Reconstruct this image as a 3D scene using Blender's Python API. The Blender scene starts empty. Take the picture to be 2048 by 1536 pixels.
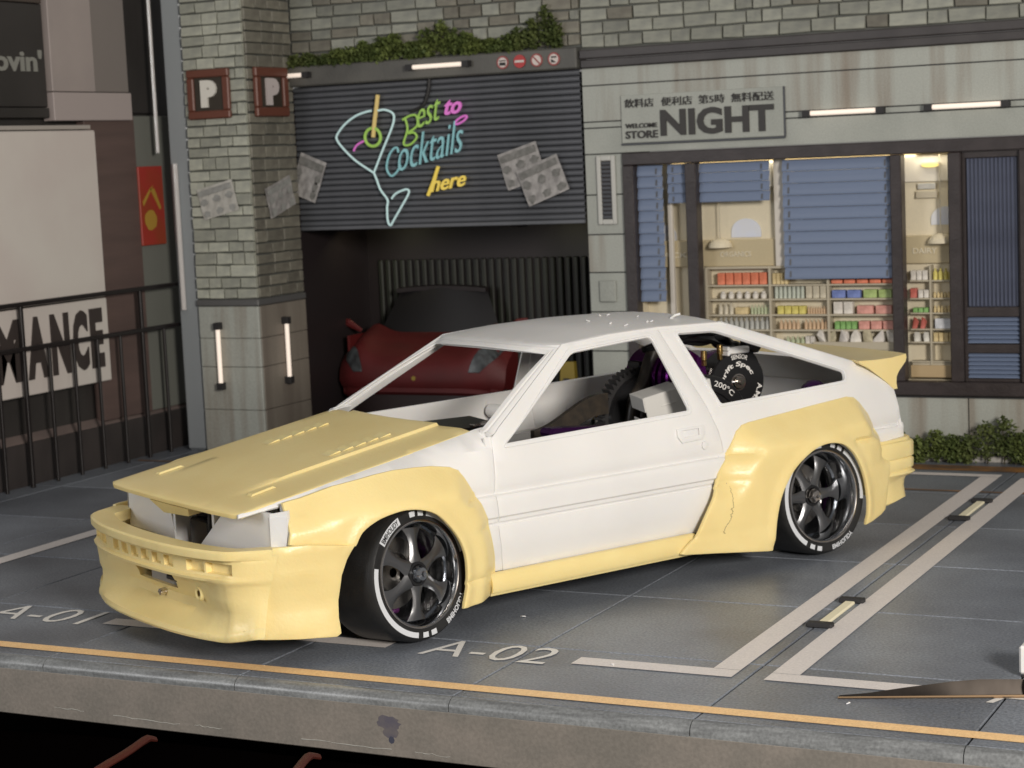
import bpy, bmesh, math, random
from math import sin, cos, pi, radians, atan2, hypot
from mathutils import Vector, Matrix
from mathutils.geometry import delaunay_2d_cdt

random.seed(7)
SC = bpy.context.scene
COL = SC.collection

# ------------------------------------------------------------------ camera, world, lamps, exposure
cam_d = bpy.data.cameras.new('camera')
cam = bpy.data.objects.new('camera', cam_d); COL.objects.link(cam)
cam_d.sensor_width = 36.0
cam_d.lens = 68.3
_x = Vector((.89385194, .44614921, -.04449268))
_d = Vector((.01268234, -.12435271, -.99215703))
_f = Vector((-.44818286, .88627721, -.11681113))
M = Matrix.Identity(4)
for i in range(3):
    M[i][0] = _x[i]; M[i][1] = -_d[i]; M[i][2] = -_f[i]
M[0][3], M[1][3], M[2][3] = 4.0, -6.2, 1.9736
cam.matrix_world = M
cam_d.clip_start = .05; cam_d.clip_end = 200
cam_d.dof.use_dof = True
cam_d.dof.focus_distance = 7.35
cam_d.dof.aperture_fstop = 4.2
SC.camera = cam

world = bpy.data.worlds.new('World'); SC.world = world; world.use_nodes = True
bg = world.node_tree.nodes['Background']
bg.inputs[0].default_value = (1.0, .97, .94, 1); bg.inputs[1].default_value = .185

def area(name, loc, target, size, power, col, sy=None):
    l = bpy.data.lights.new(name, 'AREA'); l.energy = power; l.color = col
    l.shape = 'RECTANGLE'; l.size = size; l.size_y = sy or size
    o = bpy.data.objects.new(name, l); COL.objects.link(o); o.location = loc
    o.rotation_euler = (Vector(target) - Vector(loc)).to_track_quat('-Z', 'Y').to_euler()
    return o
area('room_lamp', (8.6, -6.4, 3.8), (-.6, 2.6, .5), 2.0, 1240, (1.0, .935, .855))
area('ceiling_lamp', (-1.0, -1.5, 8.0), (-.5, 2.5, 0), 4.0, 30, (1.0, .97, .93))

area('left_front_fill', (-5.5, -7.0, 3.2), (-.8, 1.2, .4), 3.0, 200, (.97, .98, 1.0))  # added soft fill to brighten the car's nose, not a window

SC.view_settings.view_transform = 'Standard'
SC.view_settings.look = 'None'
SC.view_settings.exposure = 0.12
SC.view_settings.gamma = 1.0

# ------------------------------------------------------------------ materials
def lin(r, g, b):
    f = lambda c: (c/255/12.92 if c/255 <= .04045 else ((c/255+.055)/1.055)**2.4)
    return (f(r), f(g), f(b), 1)

def mat(name, col, rough=.5, col2=None, vscale=6, vstretch=(1,1,1), lo=.35, hi=.65, bump=0, bscale=60, metal=0,
        spec=.5, rnd=0, coat=0, emit=0, grain=0, gscale=260, sss=0):
    m = bpy.data.materials.new(name); m.use_nodes = True
    nt = m.node_tree; N = nt.nodes; L = nt.links
    P = N['Principled BSDF']
    P.inputs['Roughness'].default_value = rough
    P.inputs['Metallic'].default_value = metal
    P.inputs['Specular IOR Level'].default_value = spec
    P.inputs['Coat Weight'].default_value = coat
    P.inputs['Coat Roughness'].default_value = .12
    if len(col) == 3: col = (*col, 1)
    P.inputs['Base Color'].default_value = col
    if sss:
        P.inputs['Subsurface Weight'].default_value = sss
        P.inputs['Subsurface Radius'].default_value = (.05, .035, .02)
        P.inputs['Subsurface Scale'].default_value = .4
    tc = N.new('ShaderNodeTexCoord')
    out = None
    if col2 is not None:
        if len(col2) == 3: col2 = (*col2, 1)
        mp = N.new('ShaderNodeMapping'); mp.inputs['Scale'].default_value = vstretch
        L.new(tc.outputs['Object'], mp.inputs[0])
        nz = N.new('ShaderNodeTexNoise'); nz.inputs['Scale'].default_value = vscale; nz.inputs['Detail'].default_value = 5
        L.new(mp.outputs[0], nz.inputs['Vector'])
        mr = N.new('ShaderNodeMapRange'); mr.inputs[1].default_value = lo; mr.inputs[2].default_value = hi
        L.new(nz.outputs[0], mr.inputs[0])
        mx = N.new('ShaderNodeMix'); mx.data_type = 'RGBA'
        mx.inputs[6].default_value = col; mx.inputs[7].default_value = col2
        L.new(mr.outputs[0], mx.inputs[0]); out = mx.outputs[2]
    if grain:
        g = N.new('ShaderNodeTexNoise'); g.inputs['Scale'].default_value = gscale; g.inputs['Detail'].default_value = 2
        L.new(tc.outputs['Object'], g.inputs['Vector'])
        mr = N.new('ShaderNodeMapRange'); mr.inputs[1].default_value = .3; mr.inputs[2].default_value = .7
        mr.inputs[3].default_value = 1-grain; mr.inputs[4].default_value = 1+grain
        L.new(g.outputs[0], mr.inputs[0])
        hs = N.new('ShaderNodeHueSaturation')
        if out: L.new(out, hs.inputs['Color'])
        else: hs.inputs['Color'].default_value = col
        L.new(mr.outputs[0], hs.inputs['Value']); out = hs.outputs[0]
    if rnd:
        oi = N.new('ShaderNodeObjectInfo')
        mr = N.new('ShaderNodeMapRange'); mr.inputs[3].default_value = 1-rnd; mr.inputs[4].default_value = 1+rnd
        L.new(oi.outputs['Random'], mr.inputs[0])
        hs = N.new('ShaderNodeHueSaturation')
        if out: L.new(out, hs.inputs['Color'])
        else: hs.inputs['Color'].default_value = col
        L.new(mr.outputs[0], hs.inputs['Value']); out = hs.outputs[0]
    if out: L.new(out, P.inputs['Base Color'])
    if emit:
        P.inputs['Emission Strength'].default_value = emit
        P.inputs['Emission Color'].default_value = col
    if bump:
        nb = N.new('ShaderNodeTexNoise'); nb.inputs['Scale'].default_value = bscale; nb.inputs['Detail'].default_value = 4
        L.new(tc.outputs['Object'], nb.inputs['Vector'])
        b = N.new('ShaderNodeBump'); b.inputs['Strength'].default_value = bump; b.inputs['Distance'].default_value = .01
        L.new(nb.outputs[0], b.inputs['Height']); L.new(b.outputs[0], P.inputs['Normal'])
    return m

MT = dict(
    white=mat('white_styrene', (.80, .79, .775), .38, col2=(.76, .75, .735), vscale=2.2, spec=.45, bump=.03, bscale=40, sss=.15),
    resin=mat('yellow_resin', (.86, .705, .335), .33, col2=(.82, .655, .295), vscale=3.5, spec=.4, bump=.10, bscale=70, sss=.25),
    resin_in=mat('yellow_resin_recess', (.80, .62, .27), .5, spec=.3),
    rubber=mat('tyre_rubber', (.011, .011, .011), .5, col2=(.019, .019, .019), vscale=12, bump=.15, bscale=120),
    chrome=mat('dark_chrome', (.54, .56, .59), .15, metal=1, bump=.10, bscale=22),
    spoke=mat('gunmetal', (.18, .182, .188), .28, metal=.85, bump=.03),
    bronze=mat('smoked_bronze', (.19, .18, .17), .25, metal=.8, bump=.06, bscale=20),
    stripe=mat('tyre_white_print', (.62, .64, .67), .5),
    blk=mat('black_plastic', (.012, .012, .013), .3, spec=.5, bump=.04),
    blkm=mat('matt_black', (.022, .021, .022), .6, bump=.05),
    carbon=mat('dark_carbon_plate', (.03, .026, .022), .35, col2=(.05, .04, .03), vscale=30),
    purple=mat('purple_anodised', (.15, .02, .18), .25, metal=.9),
    caliper=mat('caliper_purple', (.07,.012,.075), .4, metal=.3),
    dpurple=mat('dark_purple', (.05, .012, .075), .25, metal=.6),
    steel=mat('steel', (.62, .58, .54), .18, metal=1),
    gold=mat('brass', (.28, .19, .07), .3, metal=.9, bump=.2, bscale=60),
    print=mat('white_print', (.75, .73, .70), .5),
    greyw=mat('grey_white_plastic', (.62, .61, .58), .42, bump=.04),
)
# ------------------------------------------------------------------ mesh helpers
class G:
    def __init__(s): s.V = []; s.F = []
    def add(s, V, F):
        b = len(s.V); s.V += [tuple(v) for v in V]; s.F += [tuple(b+i for i in f) for f in F]; return s
    def box(s, x0, x1, y0, y1, z0, z1, ch=0):
        if x0 > x1: x0, x1 = x1, x0
        if y0 > y1: y0, y1 = y1, y0
        if z0 > z1: z0, z1 = z1, z0
        if not ch:
            V = [(x, y, z) for x in (x0, x1) for y in (y0, y1) for z in (z0, z1)]
            F = [(0,1,3,2),(4,6,7,5),(0,4,5,1),(2,3,7,6),(0,2,6,4),(1,5,7,3)]
            return s.add(V, F)
        pts = []
        for x, sx in ((x0, 1), (x1, -1)):
            for y, sy in ((y0, 1), (y1, -1)):
                for z, sz in ((z0, 1), (z1, -1)):
                    pts += [(x, y+sy*ch, z+sz*ch), (x+sx*ch, y, z+sz*ch), (x+sx*ch, y+sy*ch, z)]
        return s.hull(pts)
    def hull(s, pts):
        bm = bmesh.new()
        for p in pts: bm.verts.new(p)
        r = bmesh.ops.convex_hull(bm, input=bm.verts)
        bmesh.ops.dissolve_limit(bm, angle_limit=.02, verts=bm.verts[:], edges=bm.edges[:])
        bmesh.ops.recalc_face_normals(bm, faces=bm.faces)
        bm.verts.index_update()
        V = [v.co[:] for v in bm.verts]; F = [[v.index for v in f.verts] for f in bm.faces]
        bm.free(); return s.add(V, F)
    def tube(s, path, r, n=8, closed=False, cap=True):
        path = [Vector(p) for p in path]; m = len(path)
        rs = r if isinstance(r, (list, tuple)) else [r]*m
        up = None; rings = []
        for i, p in enumerate(path):
            a = path[(i-1) % m] if (closed or i > 0) else p
            b = path[(i+1) % m] if (closed or i < m-1) else p
            t = (b-a)
            if t.length < 1e-9: t = Vector((0, 0, 1))
            t.normalize()
            if up is None:
                up = Vector((0, 0, 1)) if abs(t.z) < .9 else Vector((1, 0, 0))
            u = t.cross(up)
            if u.length < 1e-6: u = t.orthogonal()
            u.normalize(); w = u.cross(t).normalized(); up = w
            rings.append([p+(u*cos(2*pi*k/n)+w*sin(2*pi*k/n))*rs[i] for k in range(n)])
        V = [v for q in rings for v in q]; F = []
        for i in range(m if closed else m-1):
            j = (i+1) % m
            for k in range(n):
                F.append((i*n+k, i*n+(k+1) % n, j*n+(k+1) % n, j*n+k))
        if cap and not closed:
            F.append(tuple(range(n-1, -1, -1))); F.append(tuple((m-1)*n+k for k in range(n)))
        return s.add(V, F)
    def lathe(s, prof, n=48, axis='y', c=(0,0,0), a0=0, a1=2*pi, closed_prof=False):
        full = abs(a1-a0-2*pi) < 1e-6; m = n if full else n+1
        V = []; F = []
        for i in range(m):
            a = a0+(a1-a0)*i/n
            for r, h in prof:
                if axis == 'y': V.append((c[0]+r*sin(a), c[1]+h, c[2]+r*cos(a)))
                elif axis == 'z': V.append((c[0]+r*cos(a), c[1]+r*sin(a), c[2]+h))
                else: V.append((c[0]+h, c[1]+r*cos(a), c[2]+r*sin(a)))
        p = len(prof)
        for i in range(n):
            j = (i+1) % m if full else i+1
            for k in range(p if closed_prof else p-1):
                l = (k+1) % p
                F.append((i*p+k, j*p+k, j*p+l, i*p+l))
        return s.add(V, F)
    def prism(s, poly, fn0, fn1):
        """poly 2D (simple), extruded between two maps"""
        n = len(poly); V = [fn0(*p) for p in poly]+[fn1(*p) for p in poly]
        tris = cdt_tris(poly, [], [])
        F = [tuple(t) for t in tris[1]]
        assert len(tris[0]) == n
        F2 = [tuple(n+i for i in reversed(t)) for t in F]
        S = [(i, (i+1) % n, n+(i+1) % n, n+i) for i in range(n)]
        return s.add(V, F+F2+S)
    def xf(s, Mx):
        s.V = [tuple(Mx @ Vector(v)) for v in s.V]; return s

def mesh(name, g, m, smooth=35, recalc=True):
    me = bpy.data.meshes.new(name)
    me.from_pydata(g.V, [], g.F)
    if recalc:
        bm = bmesh.new(); bm.from_mesh(me)
        bmesh.ops.recalc_face_normals(bm, faces=bm.faces)
        bm.to_mesh(me); bm.free()
    if m: me.materials.append(m)
    if smooth:
        me.polygons.foreach_set('use_smooth', [True]*len(me.polygons))
        me.set_sharp_from_angle(angle=radians(smooth))
    me.update(); return me

def put(name, data, parent=None, loc=(0,0,0), rot=(0,0,0), scale=(1,1,1), **tags):
    o = bpy.data.objects.new(name, data); COL.objects.link(o)
    if parent: o.parent = parent
    o.location = loc; o.rotation_euler = rot; o.scale = scale
    for k, v in tags.items(): o[k] = v
    return o

def ob(name, g, m, parent=None, smooth=35, **tags):
    if isinstance(m, str): m = MT[m]
    loc = tags.pop('loc', (0,0,0)); rot = tags.pop('rot', (0,0,0))
    return put(name, mesh(name, g, m, smooth), parent, loc, rot, **tags)

def thing(name, label, cat, loc=(0,0,0), rz=0, group=None):
    o = put(name, None, None, loc, (0,0,rz), label=label, category=cat)
    o.empty_display_size = .1
    if group: o['group'] = group
    return o

def tag(o, label, cat, group=None):
    o['label'] = label; o['category'] = cat
    if group: o['group'] = group
    return o

def inpoly(p, poly):
    x, y = p; c = False; n = len(poly); j = n-1
    for i in range(n):
        xi, yi = poly[i]; xj, yj = poly[j]
        if (yi > y) != (yj > y) and x < (xj-xi)*(y-yi)/(yj-yi)+xi: c = not c
        j = i
    return c

def segdist(p, a, b):
    dx, dy = b[0]-a[0], b[1]-a[1]; l = dx*dx+dy*dy
    t = 0 if l == 0 else max(0, min(1, ((p[0]-a[0])*dx+(p[1]-a[1])*dy)/l))
    return hypot(p[0]-a[0]-t*dx, p[1]-a[1]-t*dy)

def polydist(p, poly, closed=True):
    n = len(poly)
    return min(segdist(p, poly[i], poly[(i+1) % n]) for i in range(n if closed else n-1))

def cdt_tris(outline, holes, extra):
    pts = list(outline); E = [(i, (i+1) % len(outline)) for i in range(len(outline))]
    for h in holes:
        b = len(pts); pts += list(h); E += [(b+i, b+(i+1) % len(h)) for i in range(len(h))]
    pts += list(extra)
    r = delaunay_2d_cdt([Vector(p) for p in pts], E, [], 0, 1e-6)
    vs = [tuple(v) for v in r[0]]; tr = []
    for f in r[2]:
        c = (sum(vs[i][0] for i in f)/len(f), sum(vs[i][1] for i in f)/len(f))
        if inpoly(c, outline) and not any(inpoly(c, h) for h in holes):
            a = sum(vs[f[i]][0]*vs[f[(i+1) % len(f)]][1]-vs[f[(i+1) % len(f)]][0]*vs[f[i]][1] for i in range(len(f)))
            tr.append(list(f) if a > 0 else list(reversed(f)))
    # map output verts back to input order
    idx = {}
    for oi, src in enumerate(r[3]):
        for s_ in src: idx.setdefault(s_, oi)
    order = [idx.get(i) for i in range(len(pts))]
    if all(o is not None for o in order) and len(set(order)) == len(vs):
        inv = {o: i for i, o in enumerate(order)}
        return pts, [[inv[i] for i in f] for f in tr]
    return vs, tr

def fillet(poly, r, n=4):
    out = []; m = len(poly)
    for i in range(m):
        p = Vector(poly[i]); a = Vector(poly[i-1]); b = Vector(poly[(i+1) % m])
        ra = r[i] if isinstance(r, (list, tuple)) else r
        d1 = (a-p); d2 = (b-p); t = min(ra, d1.length*.45, d2.length*.45)
        if t < 1e-4: out.append(tuple(p)); continue
        s = p+d1.normalized()*t; e = p+d2.normalized()*t
        for k in range(n+1):
            q = k/n; out.append(tuple((1-q)**2*s+2*q*(1-q)*p+q*q*e))
    return out

def densify(poly, step, closed=True):
    out = []; m = len(poly)
    for i in range(m if closed else m-1):
        a = poly[i]; b = poly[(i+1) % m]; l = hypot(b[0]-a[0], b[1]-a[1]); k = max(1, int(math.ceil(l/step)))
        for j in range(k): out.append((a[0]+(b[0]-a[0])*j/k, a[1]+(b[1]-a[1])*j/k))
    if not closed: out.append(poly[-1])
    return out

def area2(poly): return sum(poly[i-1][0]*poly[i][1]-poly[i][0]*poly[i-1][1] for i in range(len(poly)))

def sheet(g, outline, holes, fn, th, step=.06, out=(0,0,1), edge=.005, rows=(), keep=.35, off=0.0):
    """A curved plate: 2D outline with holes, mapped to 3D by fn(u, v), thickness th inwards, rounded rim."""
    if area2(outline) < 0: outline = outline[::-1]
    holes = [h[::-1] if area2(h) > 0 else h for h in holes]     # holes clockwise
    def cutrows(L):
        o = []
        for i in range(len(L)):
            a = L[i]; b = L[(i+1) % len(L)]; o.append(a)
            q = sorted(((r-a[1])/(b[1]-a[1]) for r in rows if (a[1]-r)*(b[1]-r) < -1e-9), )
            o += [(a[0]+(b[0]-a[0])*t, a[1]+(b[1]-a[1])*t) for t in q if .02 < t < .98]
        return o
    outline = cutrows(densify(outline, step)); holes = [cutrows(densify(h, step)) for h in holes]
    us = [p[0] for p in outline]; vs_ = [p[1] for p in outline]
    ex = []
    vals = list(rows)
    v = min(vs_)+step*.5
    while v < max(vs_):
        if all(abs(v-r) > step*.6 for r in rows): vals.append(v)
        v += step
    for k, v in enumerate(sorted(vals)):
        u = min(us)+step*(.5 if rows else .25+.5*(k % 2))
        while u < max(us):
            p = (u, v)
            if inpoly(p, outline) and not any(inpoly(p, h) for h in holes):
                kk = step*(.1 if v in rows else keep)
                if polydist(p, outline) > kk and all(polydist(p, h) > kk for h in holes): ex.append(p)
            u += step
    P, T = cdt_tris(outline, holes, ex)
    out = Vector(out); h_ = 1e-3
    def nrm(u, v):
        a = Vector(fn(u+h_, v))-Vector(fn(u-h_, v)); b = Vector(fn(u, v+h_))-Vector(fn(u, v-h_))
        n = a.cross(b)
        if n.length < 1e-12: return out.normalized()
        n.normalize()
        return n if n.dot(out) > 0 else -n
    n3 = [nrm(*p) for p in P]
    top = [Vector(fn(*p))+n*off for p, n in zip(P, n3)]
    bot = [t-n*th for t, n in zip(top, n3)]
    a = Vector(fn(P[T[0][0]][0], P[T[0][0]][1])); nn = len(P)
    # orientation
    t0 = T[0]; fnn = (top[t0[1]]-top[t0[0]]).cross(top[t0[2]]-top[t0[0]])
    flip = fnn.dot(n3[t0[0]]) < 0
    F = []
    for t in T:
        t = t[::-1] if flip else t
        F.append(tuple(t)); F.append(tuple(nn+i for i in reversed(t)))
    V = top+bot
    loops = []; b = 0
    for lp in [outline]+holes:
        loops.append(range(b, b+len(lp))); b += len(lp)
    for lp in loops:
        lp = list(lp); m = len(lp); rings = [lp]
        dirs = []
        for i in range(m):
            p = P[lp[i]]; q0 = P[lp[i-1]]; q1 = P[lp[(i+1) % m]]
            tx, ty = q1[0]-q0[0], q1[1]-q0[1]; l = hypot(tx, ty) or 1
            o2 = (ty/l, -tx/l)
            d = Vector(fn(p[0]+o2[0]*h_, p[1]+o2[1]*h_))-Vector(fn(*p))
            d -= n3[lp[i]]*d.dot(n3[lp[i]])
            dirs.append(d.normalized() if d.length > 1e-9 else Vector((0, 0, 0)))
        for eo, dn in ((.72*edge, .28*edge), (edge, edge), (edge, max(edge*1.2, th-edge*.3))):
            r = []
            for i in range(m):
                r.append(len(V)); V.append(top[lp[i]]+dirs[i]*eo-n3[lp[i]]*dn)
            rings.append(r)
        rings.append([nn+i for i in lp])
        for A, B in zip(rings, rings[1:]):
            for i in range(m):
                j = (i+1) % m; f = (A[i], B[i], B[j], A[j])
                F.append(f[::-1] if flip else f)
    g.add(V, F); return g

def strip(g, rows, th, out):
    """Grid of points rows[i][j] given thickness th."""
    m = len(rows); n = len(rows[0]); R = [[Vector(p) for p in r] for r in rows]; N = []
    for i in range(m):
        rr = []
        for j in range(n):
            a = R[min(i+1, m-1)][j]-R[max(i-1, 0)][j]; b = R[i][min(j+1, n-1)]-R[i][max(j-1, 0)][:] if False else R[i][min(j+1, n-1)]-R[i][max(j-1, 0)]
            q = a.cross(b)
            q = q.normalized() if q.length > 1e-12 else Vector(out).normalized()
            o = out(R[i][j]) if callable(out) else Vector(out)
            rr.append(q if q.dot(o) > 0 else -q)
        N.append(rr)
    V = [p for r in R for p in r]+[R[i][j]-N[i][j]*th for i in range(m) for j in range(n)]
    k = m*n; F = []
    for i in range(m-1):
        for j in range(n-1):
            f = (i*n+j, i*n+j+1, (i+1)*n+j+1, (i+1)*n+j); F.append(f); F.append(tuple(k+q for q in reversed(f)))
    for i in range(m-1):
        for j in (0, n-1): F.append((i*n+j, (i+1)*n+j, k+(i+1)*n+j, k+i*n+j))
    for j in range(n-1):
        for i in (0, m-1): F.append((i*n+j, i*n+j+1, k+i*n+j+1, k+i*n+j))
    return g.add(V, F)

def interp(x, T):
    if x <= T[0][0]: return T[0][1]
    for (a, b), (c, d) in zip(T, T[1:]):
        if x <= c: return b+(d-b)*(x-a)/(c-a)
    return T[-1][1]

def sstep(x): x = max(0, min(1, x)); return x*x*(3-2*x)

def spline(pts, k=8, closed=False):
    P = [Vector(p) for p in pts]; n = len(P); out = []
    for i in range(n if closed else n-1):
        p0 = P[(i-1) % n] if closed or i else P[0]; p1 = P[i]; p2 = P[(i+1) % n]
        p3 = P[(i+2) % n] if closed or i+2 < n else P[-1]
        for j in range(k):
            t = j/k
            out.append(.5*((2*p1)+(p2-p0)*t+(2*p0-5*p1+4*p2-p3)*t*t+(3*p1-p0-3*p2+p3)*t**3))
    if not closed: out.append(P[-1])
    return out

_tc = {}
def text2d(s, bold=0, shear=0, res=3):
    key = (s, bold, shear)
    if key in _tc: return _tc[key]
    cu = bpy.data.curves.new('lettering', 'FONT'); cu.body = s; cu.size = 1; cu.resolution_u = res; cu.offset = bold; cu.shear = shear
    o = bpy.data.objects.new('lettering', cu); COL.objects.link(o)
    dg = bpy.context.evaluated_depsgraph_get()
    me = bpy.data.meshes.new_from_object(o.evaluated_get(dg))
    V = [(v.co.x, v.co.y) for v in me.vertices]; F = [tuple(p.vertices) for p in me.polygons]
    bpy.data.objects.remove(o); bpy.data.curves.remove(cu); bpy.data.meshes.remove(me)
    x0 = min(v[0] for v in V); x1 = max(v[0] for v in V); y0 = min(v[1] for v in V); y1 = max(v[1] for v in V)
    V = [((v[0]-x0)/(x1-x0), (v[1]-y0)/(y1-y0)) for v in V]     # unit square
    _tc[key] = (V, F); return V, F

def text_geo(g, s, fn, depth_fn=None, bold=0, shear=0):
    """fn maps unit-square (u, v) to 3D; depth_fn the back."""
    V, F = text2d(s, bold, shear)
    n = len(V)
    if depth_fn is None: return g.add([fn(*v) for v in V], F)
    cnt = {}
    for f in F:
        for i in range(len(f)):
            e = (f[i], f[(i+1) % len(f)]); cnt[e] = cnt.get(e, 0)+1
    S = [(a, b, n+b, n+a) for (a, b) in cnt if (b, a) not in cnt]
    return g.add([fn(*v) for v in V]+[depth_fn(*v) for v in V], F+[tuple(n+i for i in reversed(f)) for f in F]+S)

def wall_text(g, s, x0, x1, z0, z1, y, depth=.01, bold=0, shear=0, slope=0):
    f = lambda yy: (lambda u, v: (x0+(x1-x0)*u, yy, z0+(z1-z0)*v+slope*u))
    return text_geo(g, s, f(y), f(y+depth), bold, shear)

_bricks = []
def brick_mesh(m, k):
    out = []
    for i in range(k):
        pts = []
        c = .035
        j = lambda s: random.uniform(-s, s)
        for x in (-.5, .5):
            for z in (-.5, .5):
                a, b = j(.018), j(.05)
                xx, zz = x+a, z+b
                pts += [(xx, .5, zz), (xx-math.copysign(c*.6, x), -.5+j(.08), zz-math.copysign(c*2.2, z)), (xx, -.3, zz)]
        g = G().hull(pts); out.append(mesh('brick', g, m, 0))
    return out
# ------------------------------------------------------------------ the model car (local x = towards the rear, y = -near side, z up)
TH = radians(62.73)
car = thing('model_car', 'white and yellow unpainted hatchback drift model car with wide flared arches on dark wheels', 'model car', (-.642, .842, 0), TH)

YT = [(.08,.670),(.20,.692),(.30,.715),(.34,.722),(.40,.724),(.413,.7245),(.419,.714),(.424,.714),(.430,.7245),(.446,.725),(.456,.735),(.520,.735),(.531,.733),(.543,.725),(.549,.709),(.556,.709),(.566,.7155),(.58,.7155),(.62,.7145),(.68,.705),(.75,.690),(.80,.672),(.85,.643),(1.12,.478),(1.20,.43)]
def tap(x):
    t = 1.0
    if x < -.05: t -= .16*(min(1.2, (-.05-x)/.55))**1.6
    if x > 2.5: t -= .05*((x-2.5)/.6)**1.5
    return t
def ybody(x, z): return interp(z, YT)*tap(x)
def zedge(x): return .618+.1717*(x+.59)
def hw(x): return .592-.015*(x+.59)
def yfend(x, z, far=0):
    zt = zedge(x)+.002-.014*far; zs = zt-.085
    if z <= zs: return ybody(x, z)
    k = min(1, (z-zs)/(zt-zs)); y0 = ybody(x, zs)
    return y0+(hw(x)-.014*far-y0)*k**1.55
ZR = [.20,.25,.30,.34,.404,.414,.4195,.425,.432,.447,.456,.49,.521,.531,.543,.549,.556,.566,.62,.68]
WIN_D = [(.634,.752),(1.168,1.089),(1.649,1.117),(1.697,.775)]
WIN_Q = [(1.800,1.114),(2.036,1.106),(2.748,.85),(2.724,.806),(1.886,.783)]
def arc(cx, cz, r, a0, a1, n=14):
    return [(cx+r*cos(radians(a0+(a1-a0)*i/n)), cz+r*sin(radians(a0+(a1-a0)*i/n))) for i in range(n+1)]
DOOR = [(.600,.216),(.574,.374),(.561,.53),(.569,.614),(.583,.782),(.640,.822),(1.132,1.122),(1.40,1.143),(1.697,1.149),(1.774,.858),(1.808,.748),(1.840,.664),(1.858,.57),(1.856,.472),(1.82,.36),(1.76,.27),(1.71,.214)]
QUART = [(1.707,1.150),(2.084,1.141),(2.137,1.126),(2.869,.872),(3.060,.735),(3.085,.59),(3.09,.48),(2.90,.47)]+arc(2.40,.28,.34,35,178)+[(2.05,.22),(1.72,.215),(1.769,.27),(1.829,.36),(1.866,.472),(1.868,.57),(1.850,.664),(1.818,.748),(1.784,.858)]
FEND = [(.592,.216),(.564,.374),(.551,.53),(.559,.614),(.571,.772),(.604,.798),(.634,.812),(.634,zedge(.634)-.006),(.604,zedge(.604)-.002),(.565,zedge(.565)),(.37,zedge(.37)),(.1,zedge(.1)),(-.3,zedge(-.3)),(-.597,.614),(-.60,.604),(-.42,.63),(-.42,.50),(-.30,.50)]+arc(.08,.28,.33,138,-2)+[(.42,.22)]

for s in (-1, 1):
    near = s < 0
    fs = lambda x, z, s=s: (x, s*ybody(x, z), z)
    ff = lambda x, z, s=s: (x, s*yfend(x, z, s > 0), z-(.012 if s > 0 and z > zedge(x)-.03 and x < .5 else 0))
    o = (0, s, .25)
    d = ob('door', sheet(G(), DOOR, [fillet(WIN_D, [.015,.03,.03,.02])], fs, .014, .055, o, .005, ZR), 'white', car)
    # raised window surround
    g = G()
    wo = fillet(WIN_D, [.02,.035,.035,.025])
    cx_ = sum(p[0] for p in wo)/len(wo); cz_ = sum(p[1] for p in wo)/len(wo)
    grow = lambda q: [(p[0]+q*(1 if p[0] > cx_ else -1)*.8, p[1]+q*(1 if p[1] > cz_ else -1)) for p in WIN_D]
    sheet(g, fillet(grow(.014), .03), [fillet(grow(.004), .03)], fs, .006, .06, o, .0025, off=.005)
    ob('window_frame', g, 'white', d)
    # handle and lock
    g = G()
    hb = [(1.592,.700),(1.752,.702),(1.752,.668),(1.735,.645),(1.612,.640),(1.592,.668)]
    sheet(g, hb, [[(1.622,.694),(1.722,.695),(1.722,.662),(1.622,.660)]], fs, .012, .04, o, .003, off=.012)
    sheet(g, [(1.630,.690),(1.716,.691),(1.716,.666),(1.630,.664)], [], fs, .006, .04, o, .003, off=.004)
    ob('handle', g, 'white', d)
    g = G(); sheet(g, [(1.748+.017*cos(a*pi/6), .612+.017*sin(a*pi/6)) for a in range(12)], [], fs, .006, .02, o, .002, off=.008)
    ob('lock', g, 'white', d)
    ob('fender', sheet(G(), FEND if near else [p for p in FEND if p[0] > -.35], [], ff, .014, .05, o, .0035, ZR), 'white', car)
    q = ob('quarter_panel', sheet(G(), QUART, [fillet(WIN_Q, [.02,.03,.03,.02,.02])], fs, .014, .055, o, .0035, ZR), 'white', car)
    g = G(); cx_, cz_ = 2.2, .96
    inn = fillet([(1.812,1.104),(2.032,1.096),(2.730,.846),(2.712,.816),(1.894,.795)], .02)
    outq = fillet(WIN_Q, [.02,.03,.03,.02,.02])
    big = fillet([(1.790,1.122),(2.040,1.114),(2.762,.853),(2.733,.797),(1.878,.773)], .02)
    sheet(g, big, [outq], fs, .006, .06, o, .0025, off=.005)
    ob('window_frame', g, 'white', q)
    # backing strips behind the door seams (the seam is a moulded groove)
    for L in ([(.60,.216),(.57,.374),(.556,.53),(.564,.614),(.578,.79)], [(1.702,1.148),(1.779,.858),(1.813,.748),(1.845,.664),(1.863,.57),(1.861,.472),(1.825,.36),(1.764,.27),(1.714,.215)]):
        rows = []
        for x, z in densify(L, .04, False):
            rows.append([(x+dx, s*(ybody(x+dx, z)-.008), z) for dx in (-.03, .03)])
        ob('seam_backing', strip(G(), rows, .012, o), 'white', car)
    # inner A pillar post stub
    if s > 0:
        g = G(); g.lathe([(0,0),(.03,0),(.035,.015),(.035,.14),(0,.14)], 20, 'y', (1.53,.52,.69))
        ob('body_post_boss', g, 'white', car)

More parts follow.
